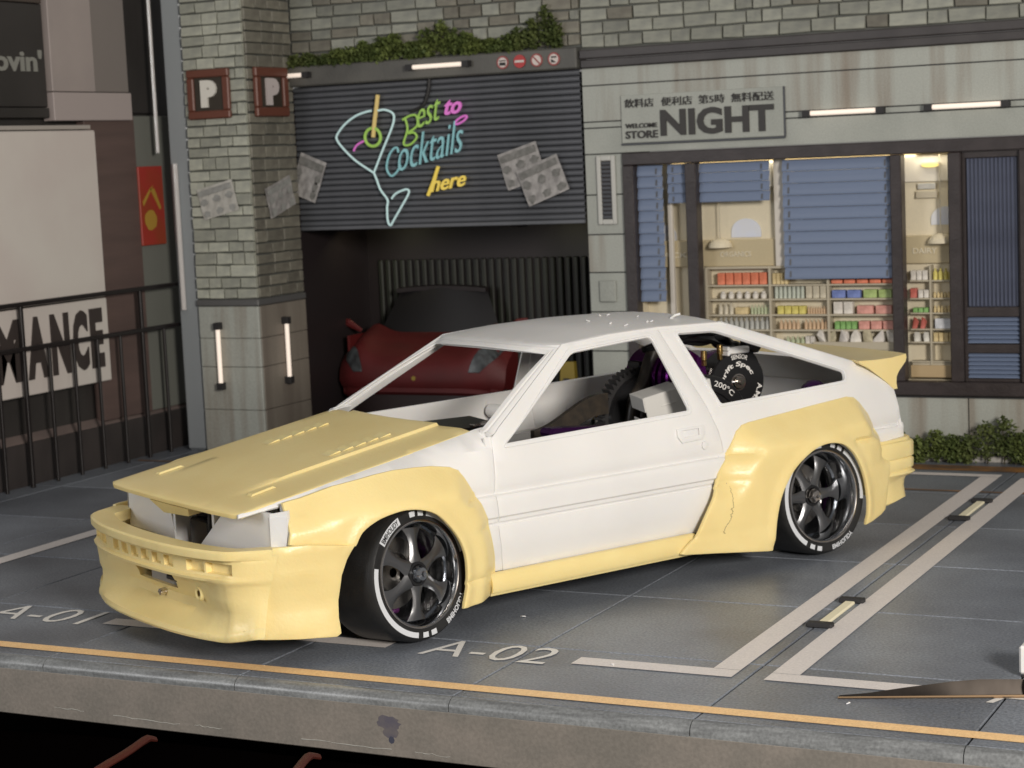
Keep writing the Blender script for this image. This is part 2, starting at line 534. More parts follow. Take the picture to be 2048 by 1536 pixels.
# ---- roof
def zroof(x, y):
    e = interp(x, [(1.0,1.098),(1.06,1.110),(1.122,1.120),(1.40,1.143),(1.70,1.150),(2.084,1.141),(2.14,1.124)])
    k = min(1, abs(y)/.482)
    return e+.030*(1-k**2.2)*(.55+.45*sstep((x-1.0)/.5))
ROOF = [(1.128,.474),(1.40,.468),(1.70,.466),(2.085,.470),(2.125,.474),(2.135,.25),(2.14,0),(2.135,-.25),(2.125,-.474),(2.085,-.470),(1.70,-.466),(1.40,-.468),(1.128,-.474),(1.085,-.40),(1.05,-.2),(1.04,0),(1.05,.2),(1.085,.40)]
ob('roof', sheet(G(), ROOF, [], lambda x, y: (x, y, zroof(x, y)), .016, .06, (0,0,1), .004), 'white', car)
g = G()
random.seed(3)
for k in range(8):
    x = random.uniform(1.45, 1.9); y = random.uniform(-.38, .05); a = random.uniform(0, 6); l = random.uniform(.006, .014)
    z = zroof(x, y)+.003
    g.tube([(x, y, z), (x+l*cos(a), y+l*sin(a), z+.002), (x+l*1.6*cos(a+.6), y+l*1.6*sin(a+.6), z+.006)], .0028, 5)
x, y = 1.93, -.30; z = zroof(x, y)
g.tube([(x, y, z+.002), (x+.03, y+.01, z+.012), (x+.05, y-.01, z+.020)], .006, 6)
tag(ob('plastic_shavings', g, 'white', None, loc=(-.642,.842,0), rot=(0,0,TH)), 'tiny white plastic shavings scattered on the roof of the model car', 'shavings')['kind'] = 'stuff'

# ---- windscreen frame: two A pillars and the header in one band
def wf(t):
    """t 0..1 from near base over the header to far base -> outer, inner"""
    pass
P_out = [(.584,-.668,.795),(.640,-.648,.816),(.885,-.560,.964),(1.130,-.468,1.113)]
P_in = [(.572,-.600,.812),(.625,-.582,.836),(.845,-.510,.970),(1.066,-.440,1.083)]
hdr_o = [(1.085,-.40,1.128),(1.05,-.2,1.128),(1.04,0,1.128),(1.05,.2,1.128),(1.085,.40,1.128)]
hdr_o = [(x, y, zroof(x, y)-.004) for x, y, _ in hdr_o]
hdr_i = [(1.035,-.36,1.092),(1.005,-.2,1.10),(.995,0,1.104),(1.005,.2,1.10),(1.035,.36,1.092)]
mir = lambda L: [(x, -y, z) for x, y, z in reversed(L)]
A = densify_ = None
def path3(L, k=5): return spline(L, k)
Ao = path3(P_out)+path3(hdr_o, 3)+path3(mir(P_out))
Ai = path3(P_in)+path3(hdr_i, 3)+path3(mir(P_in))
rows = []
for a, b in zip(Ao, Ai):
    n = Vector((-.5, 0, .86))
    rows.append([a, a.lerp(b, .10)+n*.006, a.lerp(b, .40)+n*.007, a.lerp(b, .46)-n*.002, a.lerp(b, .54)-n*.002, a.lerp(b, .60)+n*.007, a.lerp(b, .92)+n*.005, b])
ob('windscreen_frame', strip(G(), rows, .018, (-.5, 0, .86)), 'white', car, 40)

# ---- cowl below the windscreen
for s in ():
    rows = []
    for i in range(11):
        y = .55+(.664-.55)*i/10
        rows.append([(x, s*y, .815-.026*(i/10)**2.6+.05*(x-.56)) for x in (.545, .56, .58, .605)])
    ob('cowl', strip(G(), rows, .014, (0,0,1)), 'white', car)

# ---- bonnet
def zhood(x, y):
    k = min(1, abs(y)/.6)
    z = zedge(x)+.014*(1-k*k)
    z += .012*(1-sstep((abs(y)-.343)/.016))*sstep((x+.52)/.35)
    if x < -.57: z -= .008*((-.57-x)/.06)**2
    return z
HOOD = [(-.586,.588),(-.602,.55),(-.616,.40),(-.624,.2),(-.627,0),(-.624,-.2),(-.616,-.40),(-.602,-.55),(-.586,-.590),(-.3,-.592),(.1,-.588),(.535,-.578),(.545,-.50),(.520,-.33),(.50,-.15),(.495,0),(.50,.15),(.520,.33),(.545,.50),(.535,.568),(.1,.577),(-.3,.583)]
hood = ob('bonnet', sheet(G(), HOOD, [], lambda x, y: (x, y, zhood(x, y)), .022, .045, (0,0,1), .006, (-.363,-.357,-.351,-.345,.345,.351,.357,.363)), 'resin', car)
for s in (-1, 1):
    for k in range(5):
        x0 = .0+k*.064; y0 = s*.262
        g = G()
        # a small scoop: high rear lip, falling to the bonnet in front
        pts = []
        for dx, h in ((0, .001), (.046, .008), (.060, .008), (.064, .001)):
            for dy in (-.034, .034):
                x = x0+dx; y = y0+dy+s*.0
                pts.append((x, y, zhood(x, y)+h))
        g.hull(pts)
        ob('louvre', g, 'resin', hood, 0)
    pts = []
    g = G()
    for x, y, h in ((-.455,.40,.001),(-.455,.44,.001),(-.33,.40,.001),(-.33,.43,.001),(-.445,.405,.009),(-.445,.435,.009),(-.345,.405,.010),(-.345,.426,.010)):
        pts.append((x, s*y, zhood(x, s*y)+h))
    ob('bonnet_pad', g.hull(pts), 'resin', hood, 0)
# hanging catch under the nose
g = G(); g.hull([(-.60,-.16,.585),(-.60,.20,.585),(-.585,-.13,.55),(-.575,.12,.535),(-.50,-.16,.60),(-.50,.20,.60),(-.50,-.13,.56),(-.50,.12,.545)])
ob('nose_support', g, 'resin', car, 0)

# ---- headlight buckets
for s in (-1, 1):
    g = G()
    lo = .40
    R = [[(-.445, .715, .624 if s < 0 else .585), (-.49, .652, .610), (-.505, .45, .606), (-.505, .33 if s < 0 else .22, .606)],
         [(-.445, .715, lo), (-.49, .652, lo), (-.505, .25, lo), (-.505, .05 if s < 0 else .17, lo)]]
    rows = []
    for k in range(5):
        rows.append([Vector(R[0][i]).lerp(Vector(R[1][i]), k/4) for i in range(4)])
    rows = [[(p[0], s*p[1], p[2]) for p in r] for r in rows]
    strip(g, rows, .02, (-1, 0, 0))
    hb = ob('headlight_bucket', g, 'white', car, 25)
    g = G(); g.hull([(x, s*y, z) for x in (-.50,-.2) for y in (.17,.19) for z in (.30,.60)]); ob('inner_wing', g, 'white', hb, 0)
    g = G(); g.hull([(-.455,s*.700,.60),(-.450,s*.711,.60),(-.46,s*.700,.475),(-.452,s*.713,.475),(-.488,s*.66,.60),(-.494,s*.655,.60),(-.488,s*.66,.475),(-.494,s*.655,.475)])
    ob('side_lens', g, 'white', hb, 0)
g = G(); g.box(-.40,-.30,-.30,.30,.20,.60,.01); g.box(-.46,-.41,-.05,.12,.25,.50,.01); g.tube([(-.47,-.10,.56),(-.48,-.11,.45),(-.48,-.07,.36),(-.47,-.05,.28)], .012, 8)
g.tube([(-.46,.02,.57),(-.49,.05,.555),(-.46,.09,.56)], .008, 8)
ob('front_bulkhead', g, 'blk', car)

# ---- front bumper: a profile swept round the nose, with pockets
BP = [(-.789,0),(-.787,.12),(-.780,.25),(-.767,.36),(-.747,.46),(-.718,.56),(-.688,.63),(-.645,.668),(-.595,.70),(-.555,.722)]
def bx_of(y):
    for (x0, y0), (x1, y1) in zip(BP, BP[1:]):
        if y <= y1: return x0+(x1-x0)*(y-y0)/(y1-y0)
    return BP[-1][0]
SL = [(-.29+.1*k, -.29+.1*k+.07) for k in range(6)]
ybr = {0,.12,.19,.34,.385,.45,.495,.505,.56,.60,.645,.668,.70,.722}
for a, b in SL: ybr |= {abs(round(a,4)), abs(round(b,4))}
ybr |= {.15,.23,.25,.42,.475,.53,.58,.62,.685,.71}
half = sorted(ybr)
ys = [-y for y in reversed(half) if y > 0]+half
base = spline([(bx_of(abs(y)), y, 0) for y in ys], 1)
def bnorm(i):
    a = base[max(0, i-1)]; b = base[min(len(base)-1, i+1)]; t = (b-a).normalized()
    n = Vector((-t.y, t.x, 0)); return n if n.x < 0 or abs(n.x) < .3 and n.y*base[i].y > 0 else -n
PROF = [(-.105,.445),(-.105,.478),(-.055,.482),(-.009,.484),(-.001,.477),(0,.466),(-.001,.449),(-.006,.444),(-.026,.440),(-.030,.430),(-.032,.385),(-.028,.376),(-.012,.368),(-.014,.357),(-.058,.349),(-.092,.336),(-.120,.285),(-.126,.262),(-.128,.235),(-.122,.20),(-.085,.167),(-.040,.150),(-.008,.139),(.0,.122),(-.004,.112),(-.02,.106),(-.14,.110)]
rows = []
for i, p in enumerate(base):
    a = abs(p.y); n = bnorm(i)
    k = 1-.85*sstep((a-.24)/.46)          # the undercut fades towards the corner
    fl = sstep((a-.56)/.15); fe = sstep((a-.655)/.06)
    r = []
    for j, (o, z) in enumerate(PROF):
        oo = o
        if 13 < j < 23: oo = o*k
        if 7 < j < 14: oo = o*(1-fl)
        if 3 < j < 27: oo *= (1-.6*fe if 13 < j < 23 else 1-fe)
        lip = 0
        if j >= 21: lip = -.022*(1-fl); z = z+(.016*fl)+.018*fe
        if 18 <= j < 21: lip = -.015*(1-fl)
        dx = fe*(z-.30)*.25; r.append(p+n*(oo+lip)+Vector((dx,math.copysign(dx*.55, p.y),z)))
    rows.append(r)
iy = {round(p.y, 4): i for i, p in enumerate(base)}
def yi(v): return min(range(len(base)), key=lambda i: abs(base[i].y-v))
g = G(); th = .016
m_, n_ = len(rows), len(PROF)
pock = []
for a, b in SL: pock.append((yi(a), yi(b), 9, 10, .020))
for s in (-1, 1):
    pock.append((min(yi(s*.385), yi(s*.495)), max(yi(s*.385), yi(s*.495)), 9, 10, .022)); pock.append((min(yi(s*.505), yi(s*.645)), max(yi(s*.505), yi(s*.645)), 9, 10, .024))
opening = (yi(-.15), yi(.23), 14, 17)
skip = set()
for a, b, c, d, _ in pock:
    for i in range(a, b):
        for j in range(c, d): skip.add((i, j))
for i in range(opening[0], opening[1]):
    for j in range(opening[2], opening[3]): skip.add((i, j))
V = [v for r in rows for v in r]; F = []
for i in range(m_-1):
    for j in range(n_-1):
        if (i, j) not in skip: F.append((i*n_+j, (i+1)*n_+j, (i+1)*n_+j+1, i*n_+j+1))
# inner skin
V2 = []
for i in range(m_):
    n = bnorm(i)
    for j in range(n_):
        V2.append(rows[i][j]-n*(.022 if j > 3 else 0)-Vector((0,0,.014 if j < 5 else (-.012 if j > 23 else 0))))
b0 = len(V); V += V2
for i in range(m_-1):
    for j in range(n_-1):
        if (i, j) not in skip: F.append((b0+i*n_+j, b0+i*n_+j+1, b0+(i+1)*n_+j+1, b0+(i+1)*n_+j))
def rim(loop):
    for p, q in zip(loop, loop[1:]+loop[:1]): F.append((p, q, b0+q, b0+p))
rim([j for j in range(n_)]+[i*n_+n_-1 for i in range(1, m_)]+[(m_-1)*n_+j for j in range(n_-2, -1, -1)]+[i*n_ for i in range(m_-2, 0, -1)])
def cell_loop(a, b, c, d): return [i*n_+c for i in range(a, b+1)]+[b*n_+j for j in range(c+1, d+1)]+[i*n_+d for i in range(b-1, a-1, -1)]+[a*n_+j for j in range(d-1, c, -1)]
for a, b, c, d, dep in pock:
    lp = cell_loop(a, b, c, d); nl = []
    cen = sum((V[i] for i in lp), Vector())/len(lp)
    nn = bnorm((a+b)//2)
    for i in lp:
        nl.append(len(V)); V.append(V[i]*.86+cen*.14-nn*dep)
    for p, q, r, t in zip(lp, lp[1:]+lp[:1], nl[1:]+nl[:1], nl): F.append((p, q, r, t))
    F.append(tuple(nl))
rim(cell_loop(*opening))
g.add(V, F)
bump = bpy.data.meshes.new('front_bumper'); bump.from_pydata(g.V, [], g.F); bump.materials.append(MT['resin'])
bm = bmesh.new(); bm.from_mesh(bump); bmesh.ops.recalc_face_normals(bm, faces=bm.faces); bm.to_mesh(bump); bm.free()
bump.polygons.foreach_set('use_smooth', [True]*len(bump.polygons)); bump.set_sharp_from_angle(angle=radians(38))
fb = put('front_bumper', bump, car)
g = G(); g.lathe([(0,-.02),(.014,-.018),(.016,-.004),(.016,.012),(0,.012)], 14, 'x', (-.658,.0,.226)); g.box(-.682,-.674,-.006,.006,.225,.228); ob('screw', g, 'steel', fb)
g = G(); g.lathe([(.013,-.004),(.024,-.007),(.034,.006),(.013,.004)], 16, 'x', (-.672,-.36,.276)); ob('tow_eye', g, 'resin', fb)
g = G(); g.lathe([(0,-.003),(.013,-.003),(.013,.012),(0,.012)], 16, 'x', (-.666,-.36,.276)); ob('tow_hole', g, 'blkm', fb)
g = G(); g.box(-.64,-.59,-.08,.15,.25,.355,.01); ob('grey_mount_block', g, mat('grey_resin', (.30,.28,.25), .5, bump=.1), car)
g = G(); g.box(-.672,-.60,-.16,-.06,.288,.312,.006); g.box(-.665,-.60,-.18,-.12,.312,.328,.004); ob('black_mount_tab', g, 'blk', car)

# ---- arch flares
def flare(outer, arch, lip, s, name, rise=lambda x: .82, steps=(), contact=None):
    pl = outer+arch; contact = contact or outer
    def y(x, z):
        p = (x, z); do = polydist(p, contact, False); da = polydist(p, arch, False)
        yb = max(ybody(x, z), .0)
        tgt = lip(x, z)
        a = yb+.009+do*rise(x)
        k = .013
        h = max(0, min(1, .5+.5*(tgt-a)/k)); v = tgt+(a-tgt)*h-k*h*(1-h)      # smooth minimum
        v += .012*(1-sstep(da/.05))                                          # rolled arch lip
        for f in steps: v += f(x, z)
        return v
    return sheet(G(), pl, [], lambda x, z: (x, s*y(x, z), z), .019, .018, (0, s, .3), .008)

FO = [(.512,.128),(.548,.134),(.546,.20),(.536,.28),(.497,.448),(.452,.55),(.398,.642),(.375,.672),(.338,.690),(.25,.705),(.164,.710),(.06,.712),(-.03,.706),(-.22,.684),(-.36,.652),(-.425,.642),(-.432,.60),(-.452,.495)]
FA = [(-.197,.462),(-.165,.512),(-.10,.550),(-.03,.570),(.04,.577),(.12,.566),(.19,.535),(.25,.48),(.30,.415),(.328,.35),(.336,.284),(.330,.20),(.306,.122)]
FA = [tuple(p)[:2] for p in spline([(a, b, 0) for a, b in FA], 4)]
RO = [(2.675,.124),(2.80,.155),(2.836,.172),(2.88,.33),(2.902,.464),(2.868,.556),(2.826,.634),(2.775,.695),(2.745,.718),(2.70,.726),(2.50,.714),(2.288,.698),(2.12,.686),(2.04,.680),(1.994,.672),(1.955,.648),(1.93,.615),(1.90,.575),(1.82,.485),(1.75,.38),(1.645,.212),(1.552,.142),(1.60,.138),(2.045,.094)]
RA = [(2.052,.15),(2.066,.24),(2.095,.335),(2.14,.41),(2.20,.475),(2.30,.535),(2.40,.558),(2.50,.546),(2.575,.500),(2.63,.430),(2.668,.345),(2.686,.24),(2.682,.17)]
RA = [tuple(p)[:2] for p in spline([(a, b, 0) for a, b in RA], 4)]
def groove(x0, x1, z, dz=.006, amp=-.010):
    return lambda x, zz: amp*math.exp(-((zz-z)/dz)**2)*sstep((x-x0)/.02)*sstep((x1-x)/.05)
def ledge(x0, x1, z, amp=.012):
    return lambda x, zz: -amp*sstep((zz-z+.01)/.02)*sstep((x-x0)/.03)*sstep((x1-x)/.03)*(1-sstep((zz-z-.03)/.06))
for s in (-1, 1):
    fl = ob('front_arch_flare', flare(FO, FA, lambda x, z: interp(x, [(-.45,.742),(-.25,.79),(0,.818),(.2,.822),(.34,.808),(.55,.772)])-.06*max(0, z-.56), s, 'f', contact=FO[1:16],
        steps=(groove(-.43,-.24,.552,.014,-.004), groove(.36,.46,.545,.008,-.016), groove(.30,.56,.222,.006,-.008))), 'resin', car, 40)
    rl = ob('rear_arch_flare', flare(RO, RA, rise=lambda x: .42+.56*sstep((x-1.78)/.32), name='r', s=s, lip=lambda x, z: interp(x, [(1.55,.765),(1.75,.785),(2.0,.83),(2.3,.846),(2.5,.846),(2.72,.83),(2.9,.79)])-.05*max(0, z-.5), contact=RO[4:19],
        steps=(groove(1.84,2.0,.545,.005,-.004), groove(2.60,2.90,.535,.010,-.018), groove(2.66,2.90,.40,.008,-.010), groove(1.6,2.06,.205,.006,-.008))), 'resin', car, 40)
    if s > 0: fl.location.z = -.030
    # bumper corner between seam and arch
    CO = [(-.530,.484),(-.455,.486),(-.197,.452)]
    cor = [(-.530,.486),(-.40,.484),(-.205,.456),(-.24,.41),(-.268,.35),(-.284,.25),(-.290,.18),(-.285,.118),(-.30,.110),(-.45,.120),(-.60,.132),(-.607,.20),(-.588,.28),(-.562,.354),(-.540,.42)]
    def yc(x, z):
        v = interp(x, [(-.62,.685),(-.52,.738),(-.44,.772),(-.36,.79),(-.28,.802)])
        v -= .012*(1-abs(2*sstep((z-.12)/.25)-1)) if z < .37 else 0
        v += .006*sstep((z-.44)/.012)*sstep((x+.56)/.05)
        v -= .008*(1-sstep((z-.346)/.014))*sstep((-.31-x)/.08)
        return v
    ob('bumper_corner', sheet(G(), cor, [], lambda x, z: (x, s*yc(x, z), z), .018, .03, (0, s, .1), .006), 'resin', car, 45)
    # side skirt
    rows = []
    for i in range(36):
        x = .505+(1.66-.505)*i/35
        sh = -.035*i/35*0
        x1 = x
        rows.append([(x1, s*y, z) for y, z in ((.700,.214),(.722,.216),(.735,.208),(.744,.180),(.746,.150),(.740,.134),(.722,.130),(.69,.132))])
    ob('side_skirt', strip(G(), rows, .012, (0, s, .2)), 'resin', car, 50)
    if s < 0:
        # pencil scrawl on the near rear flare
        pass

# pencil line
def yrl(x, z):
    p = (x, z); do = polydist(p, RO[4:19], False); yb = ybody(x, z)
    tgt = interp(x, [(1.55,.765),(1.75,.785),(2.0,.83),(2.3,.846)])-.05*max(0, z-.5); a = yb+.009+do*(.42+.56*sstep((x-1.78)/.32)); k = .013
    h = max(0, min(1, .5+.5*(tgt-a)/k)); return tgt+(a-tgt)*h-k*h*(1-h)
g = G(); random.seed(5)
pts = [(1.835,.43),(1.845,.40),(1.842,.36),(1.838,.32),(1.825,.315),(1.835,.30),(1.820,.285),(1.825,.275),(1.805,.25),(1.790,.225),(1.782,.21),(1.79,.205)]
pp = spline([(x, z, 0) for x, z in pts], 5)
g.tube([(p.x+random.uniform(-.004,.004), -(yrl(p.x, p.y)+.0006), p.y) for p in pp], .0010, 4)
ob('pencil_line', g, mat('pencil', (.10,.08,.06), .8), car, 0)

# ---- tail: panel, lamps, hatch, ducktail, bumper
TP = [(2.137,1.126),(2.869,.872),(3.060,.735)]
rows = []
for z, x in ((.735,3.062),(.70,3.070),(.64,3.083),(.59,3.088),(.53,3.09),(.47,3.09),(.30,3.07)):
    w = ybody(x, z)-.002; rows.append([(x+.03*(1-(y/.7)**2), y, z) for y in [w*(-1+2*i/16) for i in range(17)]])
tail = ob('tail_panel', strip(G(), rows, .016, (1,0,0)), 'white', car)
for s in (-1, 1):
    g = G(); g.hull([(x, s*y, z) for x, y, z in ((2.955,.690,.555),(2.955,.690,.478),(3.00,.694,.560),(3.115,.672,.556),(3.125,.668,.540),(3.120,.668,.485),(3.105,.672,.476),(3.14,.30,.556),(3.14,.30,.476),(2.98,.4,.556),(2.98,.4,.478),(3.0,.696,.478))])
    ob('tail_lamp', g, 'white', car, 30)
rows = []
for x, z in ((2.10,1.136),(2.20,1.104)):
    w = ybody(x, z); rows.append([(x, y, z+.03*(1-(y/.47)**2)) for y in [w*(-1+2*i/14) for i in range(15)]])
for x, z in ():
    pass
hg = G(); strip(hg, rows, .014, (.4,0,1))
rows = []
for x, z in ((2.80,.895),(2.87,.872),(2.97,.803),(3.062,.738)):
    w = ybody(x, z)-.004; rows.append([(x, y, z+.012*(1-(y/.65)**2)) for y in [w*(-1+2*i/14) for i in range(15)]])
strip(hg, rows, .014, (.4,0,1))
for s in (-1, 1):
    rows = []
    for i in range(13):
        t = i/12; x = 2.12+(2.86-2.12)*t; z = 1.130+(.875-1.130)*t
        w = ybody(x, z)
        rows.append([(x, s*(w-d), z+dz) for d, dz in ((-.002,-.006),(.004,.004),(.012,.008),(.05,.012),(.058,.006))])
    strip(hg, rows, .014, (.4, 0, 1))
ob('hatch_frame', hg, 'white', car, 40)
g = G()
SP = [(2.83,.893),(2.95,.888),(3.06,.888),(3.13,.894),(3.168,.898),(3.172,.880),(3.164,.858),(3.145,.842),(3.115,.815),(3.098,.790),(3.095,.760),(3.102,.728),(3.075,.728),(3.03,.765),(2.97,.806),(2.90,.852),(2.84,.880)]
rows = []
for i in range(25):
    y = -.665+1.33*i/24; k = abs(y)/.665
    rows.append([(x+.035*(1-k*k)-(.012 if k > .99 else 0), y, z+.008*(1-k*k)) for x, z in SP])
m_ = len(rows); n_ = len(SP)
g.V = [p for r in rows for p in r]
for i in range(m_-1):
    for j in range(n_): g.F.append((i*n_+j, i*n_+(j+1) % n_, (i+1)*n_+(j+1) % n_, (i+1)*n_+j))
for b in (0, (m_-1)*n_):
    P2 = [(p[0], p[1]) for p in SP]; _, T = cdt_tris(P2, [], [])
    for t in T: g.F.append(tuple(b+i for i in t))
ob('ducktail_spoiler', g, 'resin', car, 40)
RB = [(2.80,.770),(2.86,.776),(2.91,.778),(2.97,.776),(3.06,.765),(3.11,.745),(3.14,.70),(3.158,.60),(3.175,.35),(3.18,0)]
pl = RB+[(x, -y) for x, y in reversed(RB[:-1])]
rp = [(-.10,.470),(-.02,.482),(-.006,.478),(0,.468),(0,.402),(-.004,.398),(-.010,.394),(-.004,.390),(0,.384),(-.002,.345),(-.010,.338),(-.012,.332),(.004,.324),(.006,.318),(-.010,.306),(-.035,.290),(-.048,.265),(-.052,.235),(-.048,.20),(-.044,.176),(-.06,.168),(-.12,.170)]
rows = []
pv = [Vector((x, y, 0)) for x, y in pl]
for i, p in enumerate(pv):
    a = pv[max(0, i-1)]; b = pv[min(len(pv)-1, i+1)]; t = (b-a).normalized(); n = Vector((-t.y, t.x, 0))
    if n.dot(p-Vector((2.5, 0, 0))) < 0: n = -n
    sl = .012*sstep((p.x-2.9)/.2)
    rows.append([p+n*(o*(.5+.5*sstep((p.x-2.92)/.12)))+Vector((0,0,z-(.0 if z > .3 else -.012*sstep((p.x-2.9)/.2)))) for o, z in rp])
ob('rear_bumper', strip(G(), rows, .014, lambda p: (p.x-2.5, p.y, 0)), 'resin', car, 40)
# ------------------------------------------------------------------ wheels
MT['rimedge'] = mat('polished_rim_edge', (.55,.52,.50), .22, metal=1)
def polar(r, a, y): return (r*sin(a), y, r*cos(a))
def make_wheel(dish, spin):
    w = {}
    g = G(); prof = [(.218,.13),(.222,.142),(.238,.147),(.262,.147),(.271,.138),(.277,.118),(.279,.09),(.2795,0),(.279,-.09),(.277,-.118),(.271,-.138),(.262,-.147),(.238,-.147),(.222,-.142),(.218,-.13),(.205,-.10)]
    g.lathe(prof, 96); w['tyre'] = [mesh('tyre', g, MT['rubber'], 40)]
    D = radians
    y0 = -.1488
    def band(a0, a1, r0=.2385, r1=.2605, y=y0, n=None):
        n = n or max(2, int((a1-a0)/4)); V = []; F = []
        for i in range(n+1):
            a = D(a0+(a1-a0)*i/n); V += [polar(r0, a, y), polar(r1, a, y+.0004), ]
        for i in range(n): F.append((2*i, 2*i+1, 2*i+3, 2*i+2))
        return V, F
    g = G()
    for a0, a1 in ((-7,0),(4,11),(15,78),(168,175),(179,186),(192,285)): g.add(*band(a0, a1))
    g.add(*band(-52, -21, .234, .266, -.1485))
    w['tyre_stripe'] = [mesh('tyre_stripe', g, MT['stripe'], 0)]
    g = G()
    f = lambda a0, a1, r0, r1, y: (lambda u, v: polar(r0+(r1-r0)*v, D(a0+(a1-a0)*u), y))
    text_geo(g, 'BMIHOLIDY', f(-50, -23, .238, .262, -.1500), bold=.02)
    w['tyre_name'] = [mesh('tyre_lettering', g, MT['rubber'], 0)]
    g = G(); text_geo(g, 'BMIHOLIDY', f(152, 118, .238, .262, -.1495), bold=.03)
    w['tyre_lettering'] = [mesh('tyre_lettering', g, MT['stripe'], 0)]
    # rim
    yb = -.145+dish
    g = G(); g.lathe([(.222,-.128),(.224,-.138),(.220,-.146),(.213,-.146),(.208,-.138),(.204,-.118),(.200,-.100),(.1985,yb+.02),(.190,yb+.012),(.186,yb+.03),(.186,.10),(.215,.125),(.222,.135)], 96)
    w['rim'] = [mesh('rim', g, MT['chrome'], 40)]
    g = G(); g.lathe([(.2145,-.1462),(.217,-.1485),(.2225,-.1475),(.2235,-.140)], 96); w['rim_edge'] = [mesh('rim_edge', g, MT['rimedge'], 40)]
    # six flared spokes
    half = [(.045,.038),(.062,.031),(.085,.025),(.110,.0225),(.135,.024),(.155,.030),(.172,.040),(.190,.054)]
    pl = half+[(r, -h) for r, h in reversed(half)]
    ms = []
    for k in range(6):
        a = spin+k*pi/3
        ca, sa = cos(a), sin(a)
        m3 = lambda r, h, y: (r*sa+h*ca, y, r*ca-h*sa)
        yy = lambda r: yb-.020*(1-r/.19)
        crown = lambda r, h: -.012*max(0, 1-(h/interp(r, half))**2)
        g = G(); rows = []
        for r, hh in half:
            rows.append([m3(r, hh*q, yy(r)-.012*(1-q*q)-.004) for q in (-1,-.6,-.2,.2,.6,1)])
        strip(g, rows, .022, (0,-1,0)); ms.append(mesh('spoke', g, MT['spoke'], 40))
    w['spoke'] = ms
    g = G(); yh = yb-.028
    g.lathe([(0,yh+.01),(.034,yh+.01),(.040,yh-.004),(.050,yh-.004),(.054,yh+.004),(.056,yh+.05),(0,yh+.05)], 40)
    w['hub'] = [mesh('hub', g, MT['blk'], 40)]
    g = G(); g.lathe([(0,yh-.045),(.010,yh-.044),(.012,yh-.034),(.026,yh-.030),(.036,yh-.010),(.038,yh+.012)], 6 if dish > .1 else 20); g.lathe([(0,yh-.018),(.034,yh-.012),(.036,yh+.012)], 24)
    w['wheel_nut'] = [mesh('wheel_nut', g, MT['steel' if dish > .1 else 'chrome'], 25)]
    g = G(); g.lathe([(.02,.02),(.150,.02),(.152,.03),(.152,.045),(.02,.045)], 48); g.lathe([(.08,.012),(.084,.006),(.088,.012)], 32); w['brake_disc'] = [mesh('brake_disc', g, MT['bronze'], 40)]
    g = G(); g.box(.10,.15,.02,.08,-.01,.05,.01); g.box(-.02,.02,.02,.06,-.17,-.145,.008); w['brake_caliper'] = [mesh('brake_caliper', g, MT['caliper'], 0)]
    g = G(); g.lathe([(0,.09),(.19,.09),(.19,.10),(0,.10)], 40); w['inner_cover'] = [mesh('inner_cover', g, MT['blkm'], 40)]
    return w
WF = make_wheel(.045, radians(4)); WR = make_wheel(.105, radians(8))
for x, s, W, spin, steer, camb in ((.085,-1,WF,0,11,-5),(2.425,-1,WR,22,0,-4),(.085,1,WF,40,11,5),(2.425,1,WR,70,0,4)):
    r = put('wheel', None, car, (x, s*.652, .279))
    r.empty_display_size = .05
    m = Matrix.Rotation(radians(steer), 4, 'Z') @ Matrix.Rotation(radians(camb), 4, 'X') @ (Matrix.Rotation(pi, 4, 'Z') if s > 0 else Matrix.Identity(4)) @ Matrix.Rotation(radians(spin), 4, 'Y')
    r.rotation_euler = m.to_euler()
    for k, L in W.items():
        for me in L: put('tyre_lettering' if k == 'tyre_name' else k, me, r)

# ------------------------------------------------------------------ running gear seen through the windows
ch = ob('chassis_plate', G().box(-.32,2.86,-.56,.56,.13,.17,.01), 'blkm', car, 0)
ob('electronics_box', G().hull([(x,y,z) for x,y in ((.77,.30),(1.12,.26),(1.04,-.13),(.80,-.05)) for z in (.60,.742)]), 'blk', car, 0)
g = G(); g.tube([(.94,-.08,.747),(1.00,-.12,.762),(1.05,-.10,.755)], .010, 8); g.tube([(.97,-.04,.747),(1.03,-.10,.77),(1.08,-.06,.75)], .008, 8); g.box(.90,.98,-.09,-.05,.742,.755,.003)
ob('steel_linkage', g, 'steel', car)
ob('battery', G().box(1.15,1.75,.12,.40,.17,.60,.02), 'blk', car, 0)
# purple arm
g = G(); g.hull([(1.10+.025*cos(a), y, .722+.022*sin(a)) for a in [k*pi/5 for k in range(10)] for y in (-.43,-.36)]+[(1.45,y,z) for y in (-.43,-.36) for z in (.680,.715)])
g.lathe([(0,0),(.012,0),(.012,-.006),(0,-.008)], 12, 'y', (1.10,-.43,.722)); ob('link_arm', g, 'dpurple', car, 30)
g = G(); rows = []
for i in range(15):
    t = i/14; x = 1.22+.45*t; z = .69+.13*sstep(t*1.1)
    rows.append([(x, -.12, z-.10), (x, -.12, z)])
strip(g, rows, .03, (0,-1,0)); ob('carbon_side_plate', g, 'carbon', car, 30)
